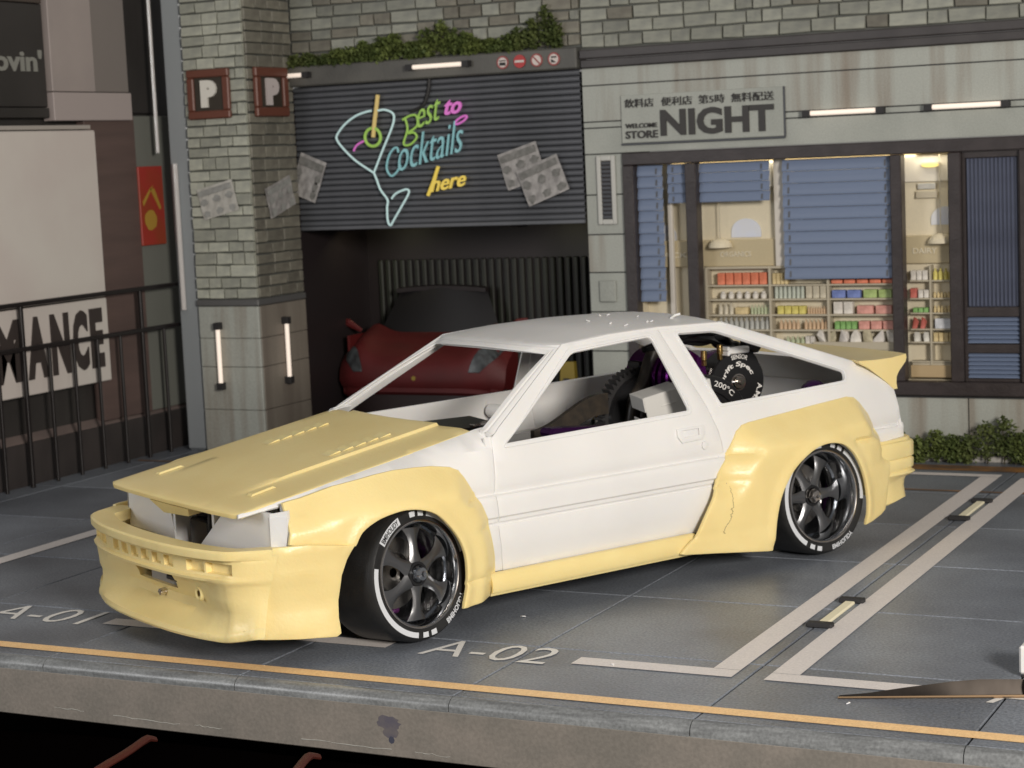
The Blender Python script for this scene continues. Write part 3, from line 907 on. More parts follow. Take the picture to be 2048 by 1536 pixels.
# spur gear
g = G(); gc = Vector((1.90,-.06,.672)); nt = 52; V = []; F = []
prof = []
for k in range(nt*4):
    a = 2*pi*k/(nt*4); prof.append((.228 if k % 4 < 2 else .250, a))
pl = [(r*sin(a), r*cos(a)) for r, a in prof]
n = len(pl)
for y in (-.03, .03): V += [(gc.x+u, gc.y+y, gc.z+v) for u, v in pl]
F += [tuple(range(n)), tuple(reversed(range(n, 2*n)))]+[(i, (i+1) % n, n+(i+1) % n, n+i) for i in range(n)]
g.add(V, F); ob('spur_gear', g, 'blkm', car, 20)
g = G(); g.lathe([(.21,-.0),(.20,-.02),(.16,-.024),(.155,-.01),(.10,-.01),(.095,-.03),(0,-.03)], 48, 'y', (gc.x, gc.y-.03, gc.z)); ob('gear_hub', g, 'blk', car)
# motor mount plate: a rounded arm from the gear up to the motor
g = G(); rows = []
cl = spline([(1.80,-.12,.62),(1.83,-.12,.76),(1.90,-.12,.86),(1.945,-.12,.96),(2.00,-.12,1.02),(2.08,-.12,1.03)], 5)
g.tube(cl, [.035]*len(cl), 10); cl2 = spline([(1.86,-.14,.55),(1.865,-.14,.70),(1.92,-.14,.80)], 5); g.tube(cl2, .03, 10)
ob('motor_mount', g, 'carbon', car, 40)
# finned purple housing
g = G(); c0 = (2.05,-.10,.865); pr = [(0,.14),(.135,.14),(.135,.05)]
for k in range(4):
    y = .03-.045*k; pr += [(.138,y),(.138,y-.024),(.118,y-.026),(.118,y-.043)]
pr += [(.13,-.155),(.125,-.165),(0,-.165)]
g.lathe(pr, 48, 'y', c0); hs = ob('motor_housing', g, 'purple', car, 30)
g = G()
for a in (-1.45, -1.1): g.box(c0[0]+.137*sin(a)-.016, c0[0]+.137*sin(a)+.02, c0[1]+.03, c0[1]+.12, c0[2]+.137*cos(a)-.016, c0[2]+.137*cos(a)+.016, .003)
ob('vent_slot', g, 'blkm', hs, 0)
# second motor with printed end bell
mc = Vector((2.345,-.30,.815)); mr = put('drift_motor', None, car, mc, (0,0,radians(-9)))
g = G(); g.lathe([(0,.20),(.145,.20),(.148,.19),(.148,.10),(.140,.085)], 56); ob('motor_can', g, 'purple', mr)
g = G()
bell = []
for k in range(72):
    a = 2*pi*k/72; r = .156
    if radians(8) < a < radians(52): r = .156+.014*(1-abs(a-radians(30))/radians(22))**.5
    bell.append((r*sin(a), r*cos(a)))
n = len(bell); V = []; F = []
for y, q in ((.10,1),(.0,1),(-.008,.96),(-.010,.0)):
    V += [(u*q, y, v*q) for u, v in bell]
for j in range(3):
    for k in range(n): F.append((j*n+k, j*n+(k+1) % n, (j+1)*n+(k+1) % n, (j+1)*n+k))
g.add(V, F); ob('end_bell', g, 'blk', mr, 30)
g = G(); yy = -.0125
arcf = lambda a0, a1, r0, r1: (lambda u, v: ((r0+(r1-r0)*v)*sin(radians(a0+(a1-a0)*u)), yy, (r0+(r1-r0)*v)*cos(radians(a0+(a1-a0)*u))))
text_geo(g, 'Drift Spec', arcf(-100, 68, .072, .103), bold=.03, shear=.1)
text_geo(g, 'SENSOR', arcf(-18, 26, .116, .139), bold=.02)
text_geo(g, 'A.M.F', arcf(96, 146, .112, .140), bold=.02)
ob('motor_lettering', g, 'print', mr, 0)
g = G(); g.lathe([(0,-.05),(.012,-.05),(.014,-.022),(.030,-.022),(.036,-.012),(.042,-.012),(.044,-.008)], 28); ob('motor_shaft', g, 'steel', mr)
g = G(); g.lathe([(.150,.02),(.160,.02),(.160,.06),(.150,.06)], 20, a0=radians(-95), a1=radians(-60), closed_prof=True); ob('bell_clip', g, 'steel', mr)
d2 = put('temperature_ring', None, car, (2.02,-.40,.60), (0,0,radians(-4)))
g = G(); g.lathe([(0,.05),(.285,.05),(.290,.04),(.290,-.005),(.282,-.015),(.215,-.018),(.21,-.008),(0,-.008)], 72); ob('ring_body', g, 'blk', d2)
g = G(); yy = -.0185; text_geo(g, '200°C', arcf(15, 45, .240, .268), bold=.01); g.lathe([(0,-.0195),(.006,-.0195),(.006,-.017)], 10, 'y', (.175,0,.130)); ob('ring_lettering', g, 'print', d2, 0)
# folded grey-white bracket
br = put('folded_bracket', None, car, (1.75,-.40,.775), (radians(4), radians(-12), radians(-16)))
g = G()
g.box(-.10,.10,-.075,-.069,-.085,.075,.002); g.box(-.10,.10,-.069,.075,.069,.075,.002); g.box(-.106,-.100,-.075,.075,.005,.075,.002); g.box(-.106,-.100,-.075,.075,-.10,-.04,.002)
ob('bracket_front', g, 'greyw', br, 0)
g = G(); g.box(.104,.255,-.068,.075,-.11,.066,.004); g.box(-.02,.06,-.077,-.074,.01,.016,.001); ob('bracket_rear', g, 'greyw', br, 0)
# leads, plugs
g = G(); random.seed(11)
for k in range(9):
    a = random.uniform(-.035, .035); b = random.uniform(-.035, .035)
    P = spline([(1.96+a,-.10+b,1.00),(2.06,-.20+a,1.055+b*.5),(2.20,-.22+a,1.05+b),(2.33,-.20+b,1.02+a),(2.46,-.16+a,.96+b),(2.52,-.08,.86)], 5)
    g.tube(P, .017, 8)
ob('motor_leads', g, 'blk', car)
for x, z in ((2.13,.970),(2.235,.990)):
    g = G(); g.lathe([(0,.02),(.015,.02),(.016,0),(.016,-.025),(.010,-.03),(0,-.03)], 12, 'z', (x,-.30,z)); g.box(x-.009,x+.009,-.312,-.288,z-.055,z-.028,.003); ob('solder_tab', g, 'gold', car)
g = G(); g.box(2.255,2.395,-.345,-.30,.960,.992,.006); g.box(2.245,2.262,-.348,-.297,.955,.975,.003); g.box(2.245,2.262,-.348,-.297,.980,1.0,.003); ob('white_plug', g, 'white', car, 0)
g = G(); g.box(2.40,2.50,-.33,-.25,.95,1.05,.02); ob('black_plug', g, 'blk', car, 0)
g = G(); g.lathe([(0,.09),(.03,.085),(.06,.06),(.075,.02),(.08,-.10)], 20, 'z', (2.67,-.50,.715)); ob('body_mount', g, 'dpurple', car)
g = G(); g.box(2.05,2.85,.05,.45,.17,.62,.02); g.box(.05,.9,-.3,.3,.17,.5,.02); ob('gearbox', g, 'blkm', car, 0)
# ------------------------------------------------------------------ the diorama floor board
MW = dict(
    asphalt=mat('printed_asphalt', (.225,.248,.285), .38, col2=(.140,.153,.178), vscale=1.5, vstretch=(1,1,1), bump=.12, bscale=90, grain=.32, gscale=90, rnd=.14, spec=.45),
    joint=mat('joint_dark', (.035,.036,.038), .6),
    line=mat('printed_line_white', (.78,.73,.70), .5, grain=.08, gscale=120, bump=.08, bscale=90),
    line2=mat('printed_letter_white', (.80,.78,.74), .5, grain=.08, gscale=120),
    yline=mat('printed_line_orange', (.98,.66,.33), .5, col2=(.93,.60,.29), vscale=20, grain=.12, gscale=120),
    yold=mat('printed_line_old_orange', (.36,.17,.05), .5, col2=(.14,.09,.06), vscale=6),
    edge=mat('board_edge_print', (.225,.235,.24), .32, col2=(.13,.136,.14), vscale=9, vstretch=(.5,4,4), grain=.22, gscale=90, spec=.6),
    face=mat('board_face', (.225,.20,.175), .55, col2=(.18,.165,.145), vscale=5, bump=.10, bscale=60, grain=.10, gscale=70),
    concrete=mat('printed_concrete', (.375,.39,.355), .5, col2=(.315,.33,.30), vscale=3.0, vstretch=(1,1,.6), bump=.14, bscale=46, grain=.10, gscale=120, rnd=.04),
    rust=mat('concrete_rust_streaks', (.375,.39,.355), .5, col2=(.25,.22,.18), vscale=6, vstretch=(1.6,1,.10), lo=.45, hi=.72, bump=.14, bscale=46, grain=.10, gscale=120),
    brick=mat('printed_brick', (.30,.305,.255), .55, col2=(.21,.215,.19), vscale=1.3, bump=.3, bscale=14, rnd=.26),
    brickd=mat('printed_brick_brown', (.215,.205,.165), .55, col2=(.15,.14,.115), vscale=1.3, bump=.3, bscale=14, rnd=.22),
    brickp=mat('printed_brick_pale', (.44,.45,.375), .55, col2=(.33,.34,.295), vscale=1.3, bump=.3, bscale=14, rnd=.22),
    mortar=mat('mortar', (.105,.110,.100), .7, bump=.2),
    frame=mat('window_frame_brown', (.030,.023,.023), .42, bump=.22, bscale=70, col2=(.042,.033,.033), vscale=10),
    lintel=mat('lintel_grey', (.115,.112,.10), .5, col2=(.075,.073,.068), vscale=3, bump=.12, grain=.12),
    ledge=mat('dark_ledge', (.062,.056,.056), .45, col2=(.045,.040,.041), vscale=4, bump=.2, bscale=70, grain=.15),
    shutter=mat('shutter_slat', (.115,.12,.135), .40, col2=(.085,.09,.10), vscale=2.2, vstretch=(1,1,2), bump=.08),
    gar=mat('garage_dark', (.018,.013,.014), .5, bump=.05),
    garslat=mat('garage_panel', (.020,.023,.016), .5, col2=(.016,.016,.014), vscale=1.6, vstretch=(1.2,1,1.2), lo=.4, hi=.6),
    red=mat('red_paint', (.095,.006,.007), .6, col2=(.07,.005,.005), vscale=3),
    lens=mat('lamp_lens_dark', (.075,.085,.09), .3, col2=(.02,.02,.022), vscale=14),
    tube=mat('tube_light', (1.0,.86,.74), .4, emit=.42),
    tubey=mat('floor_tube', (.80,.73,.52), .4, emit=.10),
    beige=mat('shop_wall', (.74,.66,.49), .6, col2=(.66,.59,.44), vscale=2.5, grain=.05),
    shelf=mat('shop_shelf', (.46,.41,.31), .55, grain=.06),
    blind=mat('blind_blue', (.16,.205,.31), .45, bump=.10, bscale=70),
    leaf=mat('leaf', (.12,.145,.045), .55, rnd=0, col2=(.055,.08,.022), vscale=7),
    metal=mat('sign_metal', (.42,.41,.38), .5, grain=.08, gscale=110, bump=.1),
    dark=mat('sign_dark', (.034,.031,.029), .5, grain=.10),
)
MT.update(MW)
fl = put('parking_floor', mesh('parking_floor', G().box(-4.45,3.45,-.074,5.75,-.23,-.010), MT['joint'], 0), kind='structure')
xs = [-4.45]+[-.35+.95*k for k in range(-4, 5)]
ysl = [-.072,.67,1.60,2.53,3.46,4.39,5.6]
for i in range(len(xs)-1):
    for j in range(len(ysl)-1):
        g = G(); gp = .0045
        g.box(xs[i]+gp, xs[i+1]-gp, ysl[j]+(gp if j else 0), ysl[j+1]-gp, -.04, 0, .003)
        put('floor_slab', mesh('floor_slab', g, MT['asphalt'], 0), fl)
# rounded front edge, front face
for i in range(len(xs)-1):
    pr = [(-.070,-.0015)]+[(-.070-.045*sin(a), -.040+.0385*cos(a)) for a in [k*pi/18 for k in range(1, 10)]]+[(-.115,-.055)]
    rows = [[(x, y, z) for y, z in pr] for x in (xs[i]+.002, xs[i+1]-.002)]
    ob('rounded_edge', strip(G(), rows, .01, (0,-1,.5)), 'edge', fl, 40)
ob('front_face', G().box(-4.45,3.45,-.1165,-.076,-.245,-.050,.004), 'face', fl, 0)
g = G(); random.seed(4)
for x0, x1, zz in ((-1.25,-1.1,-.195),(-.95,-.62,-.205),(-.55,-.42,-.205),(-.05,.35,-.212),(.45,.6,-.215)):
    P = [(x0+(x1-x0)*k/10, -.1175, zz+random.uniform(-.003,.003)-.006*k/10) for k in range(11)]
    g.tube(P, [random.uniform(.0006,.0016) for _ in P], 4)
ob('chipped_scratch', g, mat('chipped_grey', (.40,.40,.37), .6), fl, 0)
# ink blot on the front face
g = G(); random.seed(2)
def blob(cx, cz, rx, rz, y, n=22, j=.18):
    pts = [(cx+rx*cos(2*pi*k/n)*(1+random.uniform(-j,j)), y, cz+rz*sin(2*pi*k/n)*(1+random.uniform(-j,j))) for k in range(n)]
    return [(cx, y, cz)]+pts, [(0, i+1, (i+1) % n+1) for i in range(n)]
g.add(*blob(.34,-.115,.050,.028,-.1171)); g.add(*blob(.35,-.150,.030,.024,-.1173))
ob('ink_stain', g, mat('ink_stain_faded', (.10,.092,.115), .5, col2=(.14,.125,.125), vscale=24), fl, 0)
g = G(); g.add(*blob(.352,-.180,.013,.014,-.1175, 16, .08)); ob('ink_stain', g, mat('ink', (.055,.058,.085), .5), fl, 0)

def flat(pts, z): return G().add([(x, y, z) for x, y in pts], [tuple(range(len(pts)))])
def line(pts, z=.0032, m='line', name='parking_line'):
    me = mesh(name, flat(pts, z), MT[m], 0, recalc=False); return put(name, me, fl)
rect = lambda x0, x1, y0, y1: [(x0,y0),(x1,y0),(x1,y1),(x0,y1)]
pit = 2.28
for k in (-2, -1, 0, 1):
    c = 1.555+pit*k
    if c > 3.4 or c < -4.2: continue
    xl, xr = c-.062, min(c+.172, 3.4)
    if k > -2: line(rect(xl-.108, xl, .565, 4.93))
    line(rect(xr-.108, xr, .565, 4.93))
    line(rect(xl-.66, xl, .462, .562)); line(rect(xr-.108, min(xr+.55, 3.4), .462, .562))
    if xl > -3: line(rect(xl-1.9, xl, 4.935, 5.02))
line(rect(-4.4, 3.4, .0, .076), m='yline')
line(rect(-4.3, 3.4, 4.44, 4.475), z=.0026, m='yold'); line(rect(-4.3, 3.4, 5.12, 5.30), z=.0026, m='yold')
for n, k in (('01',-1),('02',0),('03',1)):
    x = .17+pit*k; g = G()
    text_geo(g, 'A-'+n, lambda u, v, x=x: (x+.56*u, .415+.235*v, .0036), bold=-.005)
    put('bay_lettering', mesh('bay_lettering', g, MT['line2'], 0), fl)
# small scraps on the floor
g = G(); random.seed(8)
for x, y in ((-1.75,1.02),(.30,1.10),(2.0,.25),(1.0,.5)):
    a = random.uniform(0, 6); g.tube([(x,y,.004),(x+.014*cos(a),y+.014*sin(a),.007),(x+.022*cos(a+.8),y+.022*sin(a+.8),.004)], .0022, 5)
tag(ob('floor_shavings', g, 'white', None, 35), 'tiny pale plastic shavings lying on the grey parking floor', 'shavings')['kind'] = 'stuff'

# lamps set in the floor between the double lines
for (y0, y1), lab in (((1.29,1.74),'small floor lamp between double white lines, the one nearer the board edge'), ((3.64,4.15),'small floor lamp between double white lines, the one nearer the shop wall')):
    t = thing('floor_lamp', lab, 'floor lamp', (1.575,(y0+y1)/2,0), group='lamps set in the parking floor')
    h = (y1-y0)/2
    g = G(); g.box(-.022,.022,-h+.03,h-.03,.0,.014,.004); ob('tube', g, 'tubey', t, 0)
    for s in (-1, 1):
        g = G(); g.box(-.055,.055,s*h-.022,s*h+.022,.0,.022,.005); ob('end_cap', g, 'blkm', t, 0)
# ------------------------------------------------------------------ pillar of brick with a concrete foot
def lay(parent, z0, z1, u0, u1, meshes, place, hs=(.066,.088), ws=(.10,.23), gap=.010, skip=None):
    z = z0
    while z < z1-.02:
        h = min(random.uniform(*hs), z1-z)
        if z1-z-h < .03: h = z1-z
        u = u0; k = 0
        while u < u1-.01:
            w = min(random.uniform(*ws), u1-u)
            if u1-u-w < .05: w = u1-u
            if not (skip and skip(u, u+w, z, z+h)):
                me = random.choice(meshes); place(me, u+w/2, z+h/2, w-gap, h-gap, parent)
            u += w
        z += h
random.seed(21)
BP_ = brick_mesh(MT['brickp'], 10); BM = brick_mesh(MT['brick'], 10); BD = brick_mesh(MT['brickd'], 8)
def on_front(y): return lambda me, u, z, w, h, p: put('brick', me, p, (u, y, z), (random.uniform(-.02,.02),0,0), (w, .03, h))
def on_right(x): return lambda me, u, z, w, h, p: put('brick', me, p, (x, u, z), (0,0,pi/2), (w, .03, h))
PX0, PX1, PY0, PY1 = -4.035, -3.535, 4.90, 5.50
pil = thing('pillar', 'square brick pillar with concrete foot carrying two brown parking signs', 'pillar', (0,0,0))
ob('core', G().box(PX0, PX1-.016, PY0+.016, PY1, 0, 3.5), 'mortar', pil, 0)
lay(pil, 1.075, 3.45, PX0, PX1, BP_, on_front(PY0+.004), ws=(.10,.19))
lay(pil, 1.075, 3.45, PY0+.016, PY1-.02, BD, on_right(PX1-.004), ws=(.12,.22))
ob('string_course', G().box(PX0-.01, PX1+.01, PY0-.012, PY1, 1.025, 1.072, .008), mat('string_course', (.10,.10,.10), .5, bump=.15), pil, 0)
for z0, z1 in ((0,.30),(.303,.60),(.603,.80),(.803,1.022)):
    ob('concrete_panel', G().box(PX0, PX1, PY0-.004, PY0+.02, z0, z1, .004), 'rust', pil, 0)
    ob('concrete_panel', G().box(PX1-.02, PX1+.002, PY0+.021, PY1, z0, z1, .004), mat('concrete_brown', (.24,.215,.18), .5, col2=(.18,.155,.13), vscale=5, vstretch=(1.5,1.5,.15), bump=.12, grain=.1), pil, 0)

def tube_light(label, p0, p1, group, n):
    """n: direction out of the wall"""
    p0 = Vector(p0); p1 = Vector(p1); n = Vector(n)
    t = thing('tube_light', label, 'tube light', (p0+p1)/2, group=group)
    c = (p0+p1)/2; d = (p1-p0).normalized()
    g = G(); g.tube([p0-c+d*.02+n*.03, p1-c-d*.02+n*.03], .0155, 12); ob('tube', g, 'tube', t)
    for q, e in ((p0, -1), (p1, 1)):
        b = q-c; w = d.cross(n).normalized()
        pts = [b+d*(a*.024)+n*k+w*(m*.020) for a in (-1,1) for k in (0,.055) for m in (-1,1)]
        g = G(); g.hull(pts); ob('end_cap', g, 'blkm', t, 0)
tube_light('upright tube light on the lit front of the pillar foot', (-3.86,PY0-.004,.89), (-3.86,PY0-.004,.47), 'tube lights on the building', (0,-1,0))
tube_light('upright tube light on the shaded side of the pillar foot', (PX1+.002,5.19,.90), (PX1+.002,5.19,.48), 'tube lights on the building', (1,0,0))

# parking signs
MT['signbrown'] = mat('sign_brown', (.135,.045,.028), .45, bump=.08)
MT['signdk'] = mat('sign_black', (.035,.028,.02), .5)
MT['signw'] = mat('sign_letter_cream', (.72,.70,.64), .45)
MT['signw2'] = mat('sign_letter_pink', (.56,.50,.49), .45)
def parking_sign(lab, c, rz, w, h, lm):
    t = thing('parking_sign', lab, 'sign', c, rz, 'brown parking signs on the pillar')
    g = G(); fw = .16*w
    for b in ((-w/2,w/2,h/2-fw,h/2),(-w/2,w/2,-h/2,-h/2+fw),(-w/2,-w/2+fw,-h/2+fw,h/2-fw),(w/2-fw,w/2,-h/2+fw,h/2-fw)): g.box(b[0],b[1],-.035,0,b[2],b[3],.008)
    ob('frame', g, 'signbrown', t, 0)
    ob('panel', G().box(-w/2+fw,w/2-fw,-.016,0,-h/2+fw,h/2-fw), 'signdk', t, 0)
    g = G(); wall_text(g, 'P', -.17*w, .20*w, -.27*h, .28*h, -.034, .018, bold=.07); ob('lettering', g, lm, t, 0)
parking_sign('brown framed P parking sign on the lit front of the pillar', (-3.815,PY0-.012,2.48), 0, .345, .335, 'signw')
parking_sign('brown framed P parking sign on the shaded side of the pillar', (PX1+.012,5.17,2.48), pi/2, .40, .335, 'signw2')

# flyers pasted up
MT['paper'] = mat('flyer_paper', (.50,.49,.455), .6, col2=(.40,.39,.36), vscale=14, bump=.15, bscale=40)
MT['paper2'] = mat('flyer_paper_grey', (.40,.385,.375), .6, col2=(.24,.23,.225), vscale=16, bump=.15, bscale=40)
MT['ink'] = mat('flyer_print', (.13,.13,.12), .6, col2=(.22,.215,.205), vscale=30)
MT['inkl'] = mat('flyer_print_pale', (.33,.335,.32), .6, col2=(.24,.24,.23), vscale=25)
def flyer(lab, c, rz, w, h, tilt, paper, ink, cols=3, rowsn=2):
    t = thing('flyer', lab, 'flyer', c, rz, 'flyers pasted on the pillar and shutter')
    R = Matrix.Rotation(-tilt, 4, 'Y')
    rows = [[R @ Vector((-w/2+w*i/8, -.006-.006*abs(sin(i*1.3+j)), -h/2+h*j/5)) for i in range(9)] for j in range(6)]
    ob('paper', strip(G(), rows, .004, (0,-1,0)), paper, t, 0)
    g = G(); g.box(-w*.45, w*.45, -.020, -.014, h*.24, h*.42, .001); random.seed(int(w*1000))
    for r in range(rowsn):
        for k in range(cols):
            cx = -w*.36+w*.72*k/(cols-1); cz = h*.05-h*.40*r/max(1, rowsn-1)
            V, F = blob(cx, cz, w*.10, h*.11, -.016, 14, .3); g.add(V, F)
    g.xf(R); ob('print', g, ink, t, 0)
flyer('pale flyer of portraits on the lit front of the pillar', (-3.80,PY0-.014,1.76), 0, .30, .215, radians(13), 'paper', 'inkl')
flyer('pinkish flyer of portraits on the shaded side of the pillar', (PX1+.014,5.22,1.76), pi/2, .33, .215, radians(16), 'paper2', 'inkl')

# ------------------------------------------------------------------ upper brick wall, ledge, lintel
W = 5.5
uw = thing('brick_wall', 'pale stone brick wall above the shutter and the shop front', 'wall', (0,0,0))
ob('backing', G().box(-3.57, 2.8, W+.016, W+.12, 2.6, 3.5), 'mortar', uw, 0)
lay(uw, 2.665, 3.42, -3.53, -1.305, BM[:6]+BD[:4], on_front(W+.006), ws=(.11,.24))
lay(uw, 2.64, 3.42, -1.30, 2.6, BM[:7]+BD[:1], on_front(W+.006), ws=(.10,.24))
ld = thing('stone_ledge', 'long dark stone ledge running above the shop sign', 'ledge', (0,0,0))
ob('upper_moulding', G().box(-1.30, 2.7, W-.05, W+.03, 2.572, 2.632, .008), 'ledge', ld, 0)
ob('lower_moulding', G().box(-1.30, 2.7, W-.03, W+.03, 2.515, 2.568, .006), 'ledge', ld, 0)
lt = ob('lintel', G().box(-3.53, -1.31, W-.07, W+.10, 2.515, 2.655, .010), 'lintel', None, 0)
tag(lt, 'dark grey concrete lintel over the roller shutter carrying four small round signs', 'lintel')
tube_light('long tube light in the middle of the lintel over the shutter', (-2.53,W-.072,2.593), (-2.10,W-.072,2.593), 'tube lights on the building', (0,-1,0))
tube_light('short tube light on the lintel beside the pillar', (-3.56,W-.072,2.593), (-3.36,W-.072,2.593), 'tube lights on the building', (0,-1,0))
MT['sred'] = mat('sign_red', (.42,.035,.035), .45); MT['swhite'] = mat('sign_white', (.62,.55,.52), .5); MT['sring'] = mat('sign_ring', (.30,.075,.07), .5)
def round_sign(lab, x, kind):
    t = thing('round_sign', lab, 'sign', (x, W-.072, 2.585), group='small round signs on the lintel')
    r = .043
    g = G(); g.lathe([(0,-.008),(r,-.008),(r,0),(0,0)], 24); ob('disc', g, 'sred' if kind == 1 else 'swhite', t)
    if kind != 1:
        g = G(); g.lathe([(r-.010,-.009),(r,-.0095),(r+.001,-.004)], 24); ob('ring', g, 'sring', t)
    g = G()
    if kind == 0: g.box(-.024,.024,-.012,-.008,.008,.014,.001); g.box(-.022,.022,-.012,-.008,-.020,.0,.001)
    if kind == 1: g.box(-.034,.034,-.012,-.008,-.008,.008,.001)
    if kind == 2: g.hull([(x_, y_, z_) for y_ in (-.012,-.008) for x_, z_ in ((-.030,.026),(-.024,.031),(.030,-.026),(.024,-.031))])
    if kind == 3: g.box(-.018,.020,-.012,-.008,.008,.018,.001); g.hull([(x_, y_, z_) for y_ in (-.012,-.008) for x_, z_ in ((-.018,.002),(-.018,-.022),(.016,-.022))])
    ob('symbol', g, 'swhite' if kind == 1 else 'sring' if kind == 2 else 'blkm', t, 0)
round_sign('white round sign with two black bars in a red ring, beside the tube light', -1.84, 0)
round_sign('solid red no-entry sign with a pale bar', -1.715, 1)
round_sign('white round sign crossed by one red diagonal', -1.59, 2)
round_sign('white round sign with black wedge in a red ring, nearest the shop', -1.465, 3)

# ------------------------------------------------------------------ roller shutter
sh = thing('roller_shutter', 'half lowered dark grey roller shutter with ribbed slats under the lintel', 'shutter', (-2.42, W, 1.52))
n = 24; pz = (2.515-1.535)/n
rows = [[(x, y, z) for y, z in ((.012,0),(-.004,.004),(-.010,pz*.30),(-.010,pz*.60),(.0,pz*.86),(.014,pz*.94))] for x in (-1.112, 1.10)]
sm = mesh('slat', strip(G(), rows, .006, (0,-1,0)), MT['shutter'], 40)
for k in range(n): put('slat', sm, sh, (0, 0, .015+k*pz))
ob('bottom_bar', G().box(-1.112,1.10,-.016,.014,-.012,.014,.004), 'shutter', sh, 0)
flyer('grey flyer with torn edge on the shutter beside the pillar', (-3.44,W-.014,1.88), 0, .22, .30, radians(-22), 'paper2', 'ink', 2, 3)
flyer('grey flyer of portraits behind another on the right end of the shutter', (-1.76,W-.014,1.90), 0, .30, .25, radians(16), 'paper2', 'ink')
flyer('grey flyer of portraits overlapping the other flyer on the right end of the shutter', (-1.60,W-.034,1.80), 0, .32, .25, radians(20), 'paper2', 'ink')

# neon sign
def neon(n, c, e): return mat(n, c, .4, emit=e*.75)
MT['nblue'] = neon('neon_pale_blue', (.50,.68,.68,1), .35); MT['ngreen'] = neon('neon_green', (.30,.50,.10,1), .30); MT['ncyan'] = neon('neon_cyan', (.22,.45,.48,1), .30)
MT['nyel'] = neon('neon_yellow', (.74,.56,.10,1), .35); MT['npink'] = neon('neon_pink', (.62,.16,.52,1), .35); MT['nor'] = neon('neon_straw', (.62,.47,.18,1), .25)
ns = thing('neon_sign', 'neon cocktail glass sign with Best Cocktails here lettering on the shutter', 'neon sign', (-2.6, W-.05, 2.0))
def P2(px, py):   # crop pixel of the sign -> local x, z on the shutter plane
    return (-3.246+px*(1.235/1890)+2.6, (2.475-py*(1.0/1536)*1.0)-2.0)
def nt(name, pts, m, r=.008, sm=5, closed=False):
    P = spline([(P2(*p)[0], 0, P2(*p)[1]) for p in pts], sm, closed)
    g = G(); g.tube(P, r, 8, closed); ob(name, g, m, ns)
nt('glass_tube', [(640,240),(720,235),(810,270),(830,330),(790,440),(680,640),(560,870),(545,885),(500,860),(330,750),(190,620),(115,520),(130,460),(230,360),(370,280),(500,245),(560,238)], 'nblue', .008)
nt('glass_tube', [(550,890),(580,960),(620,1070),(700,1180),(690,1260),(690,1400),(720,1450),(760,1400),(870,1250),(960,1120),(950,1080),(890,1085),(800,1120),(750,1170)], 'nblue', .008)
nt('straw_tube', [(648,75),(620,220),(590,360),(565,515)], 'nor', .015)
nt('olive_tube', [(560+95*cos(a), 515+95*sin(a)) for a in [k*pi/6 for k in range(12)]], 'ngreen', .011, 3, True)
nt('garnish_tube', [(315,650),(360,590),(450,550)], 'npink', .008)
nt('accent_tube', [(1620+70*cos(a)-15*sin(a), 385+32*sin(a)-25*cos(a)) for a in [k*pi/6 for k in range(12)]], 'npink', .008, 3, True)
def ntext(name, s, x0, x1, y0, y1, rise, m, bold=.0):
    a = P2(x0, y1); b = P2(x1, y0); g = G(); k = (P2(0,0)[1]-P2(0,rise)[1])
    f = lambda y: (lambda u, v: (a[0]+(b[0]-a[0])*u, y, a[1]+(b[1]-a[1])*v+k*u))
    text_geo(g, s, f(-.012), f(.004), bold=bold, shear=.35); ob(name, g, m, ns, 0)
# cursive strokes: B e s t
nt('lettering', [(960,330),(985,450),(930,600),(1010,610),(1090,540),(1060,490),(990,490),(1100,420),(1100,320),(1030,310),(930,350)], 'ngreen', .008)
ntext('lettering', 'est', 1110, 1390, 240, 450, 90, 'ngreen', -.01)
nt('lettering', [(860,690),(850,640),(800,650),(740,730),(710,850),(760,930),(830,890),(880,820)], 'ncyan', .008)
ntext('lettering', 'ocktails', 860, 1640, 560, 890, 190, 'ncyan', -.012)
nt('lettering', [(1190,1150),(1260,1010),(1330,850)], 'nyel', .013, 4)
ntext('lettering', 'here', 1230, 1650, 960, 1120, 60, 'nyel', .012)
ntext('lettering', 'to', 1440, 1640, 180, 330, 20, 'npink', .02)
g = G(); P = spline([(P2(*p)[0], .025, P2(*p)[1]) for p in ((1010,270),(1150,220),(1200,150),(1240,40),(1250,-60))], 5); g.tube(P, .012, 6); ob('cable', g, 'blkm', ns)

# ------------------------------------------------------------------ garage behind the shutter with a red car
MT['red2'] = mat('red_lower', (.10,.010,.010), .5)
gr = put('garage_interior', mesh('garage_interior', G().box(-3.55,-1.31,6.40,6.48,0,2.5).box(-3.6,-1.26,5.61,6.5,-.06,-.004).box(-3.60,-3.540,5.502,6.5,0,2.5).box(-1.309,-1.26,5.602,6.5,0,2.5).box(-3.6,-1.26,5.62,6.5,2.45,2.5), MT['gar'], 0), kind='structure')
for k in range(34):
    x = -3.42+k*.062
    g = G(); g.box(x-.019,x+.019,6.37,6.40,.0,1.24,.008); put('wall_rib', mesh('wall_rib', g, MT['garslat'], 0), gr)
for x in (-3.33, -1.95):
    t = thing('ceiling_downlight', 'small dim yellow downlight in the dark garage, %s' % ('above the pillar side of the red car' if x < -3 else 'above the shop side of the red car'), 'downlight', (x, 5.78, 1.485), group='downlights in the garage')
    g = G(); g.lathe([(0,0),(.045,.0),(.052,.012),(.03,.03),(0,.03)], 20, 'z'); ob('lens', g, mat('downlight_lens', (.35,.27,.08), .5, emit=.25), t)
    g = G(); g.lathe([(.052,.0),(.062,.008),(.062,.03),(.05,.03)], 20, 'z'); ob('trim_ring', g, 'gar', t)
    g = G(); g.box(-.012,.012,-.01,.01,.028,.97,.002); ob('drop_rod', g, 'gar', t, 0)
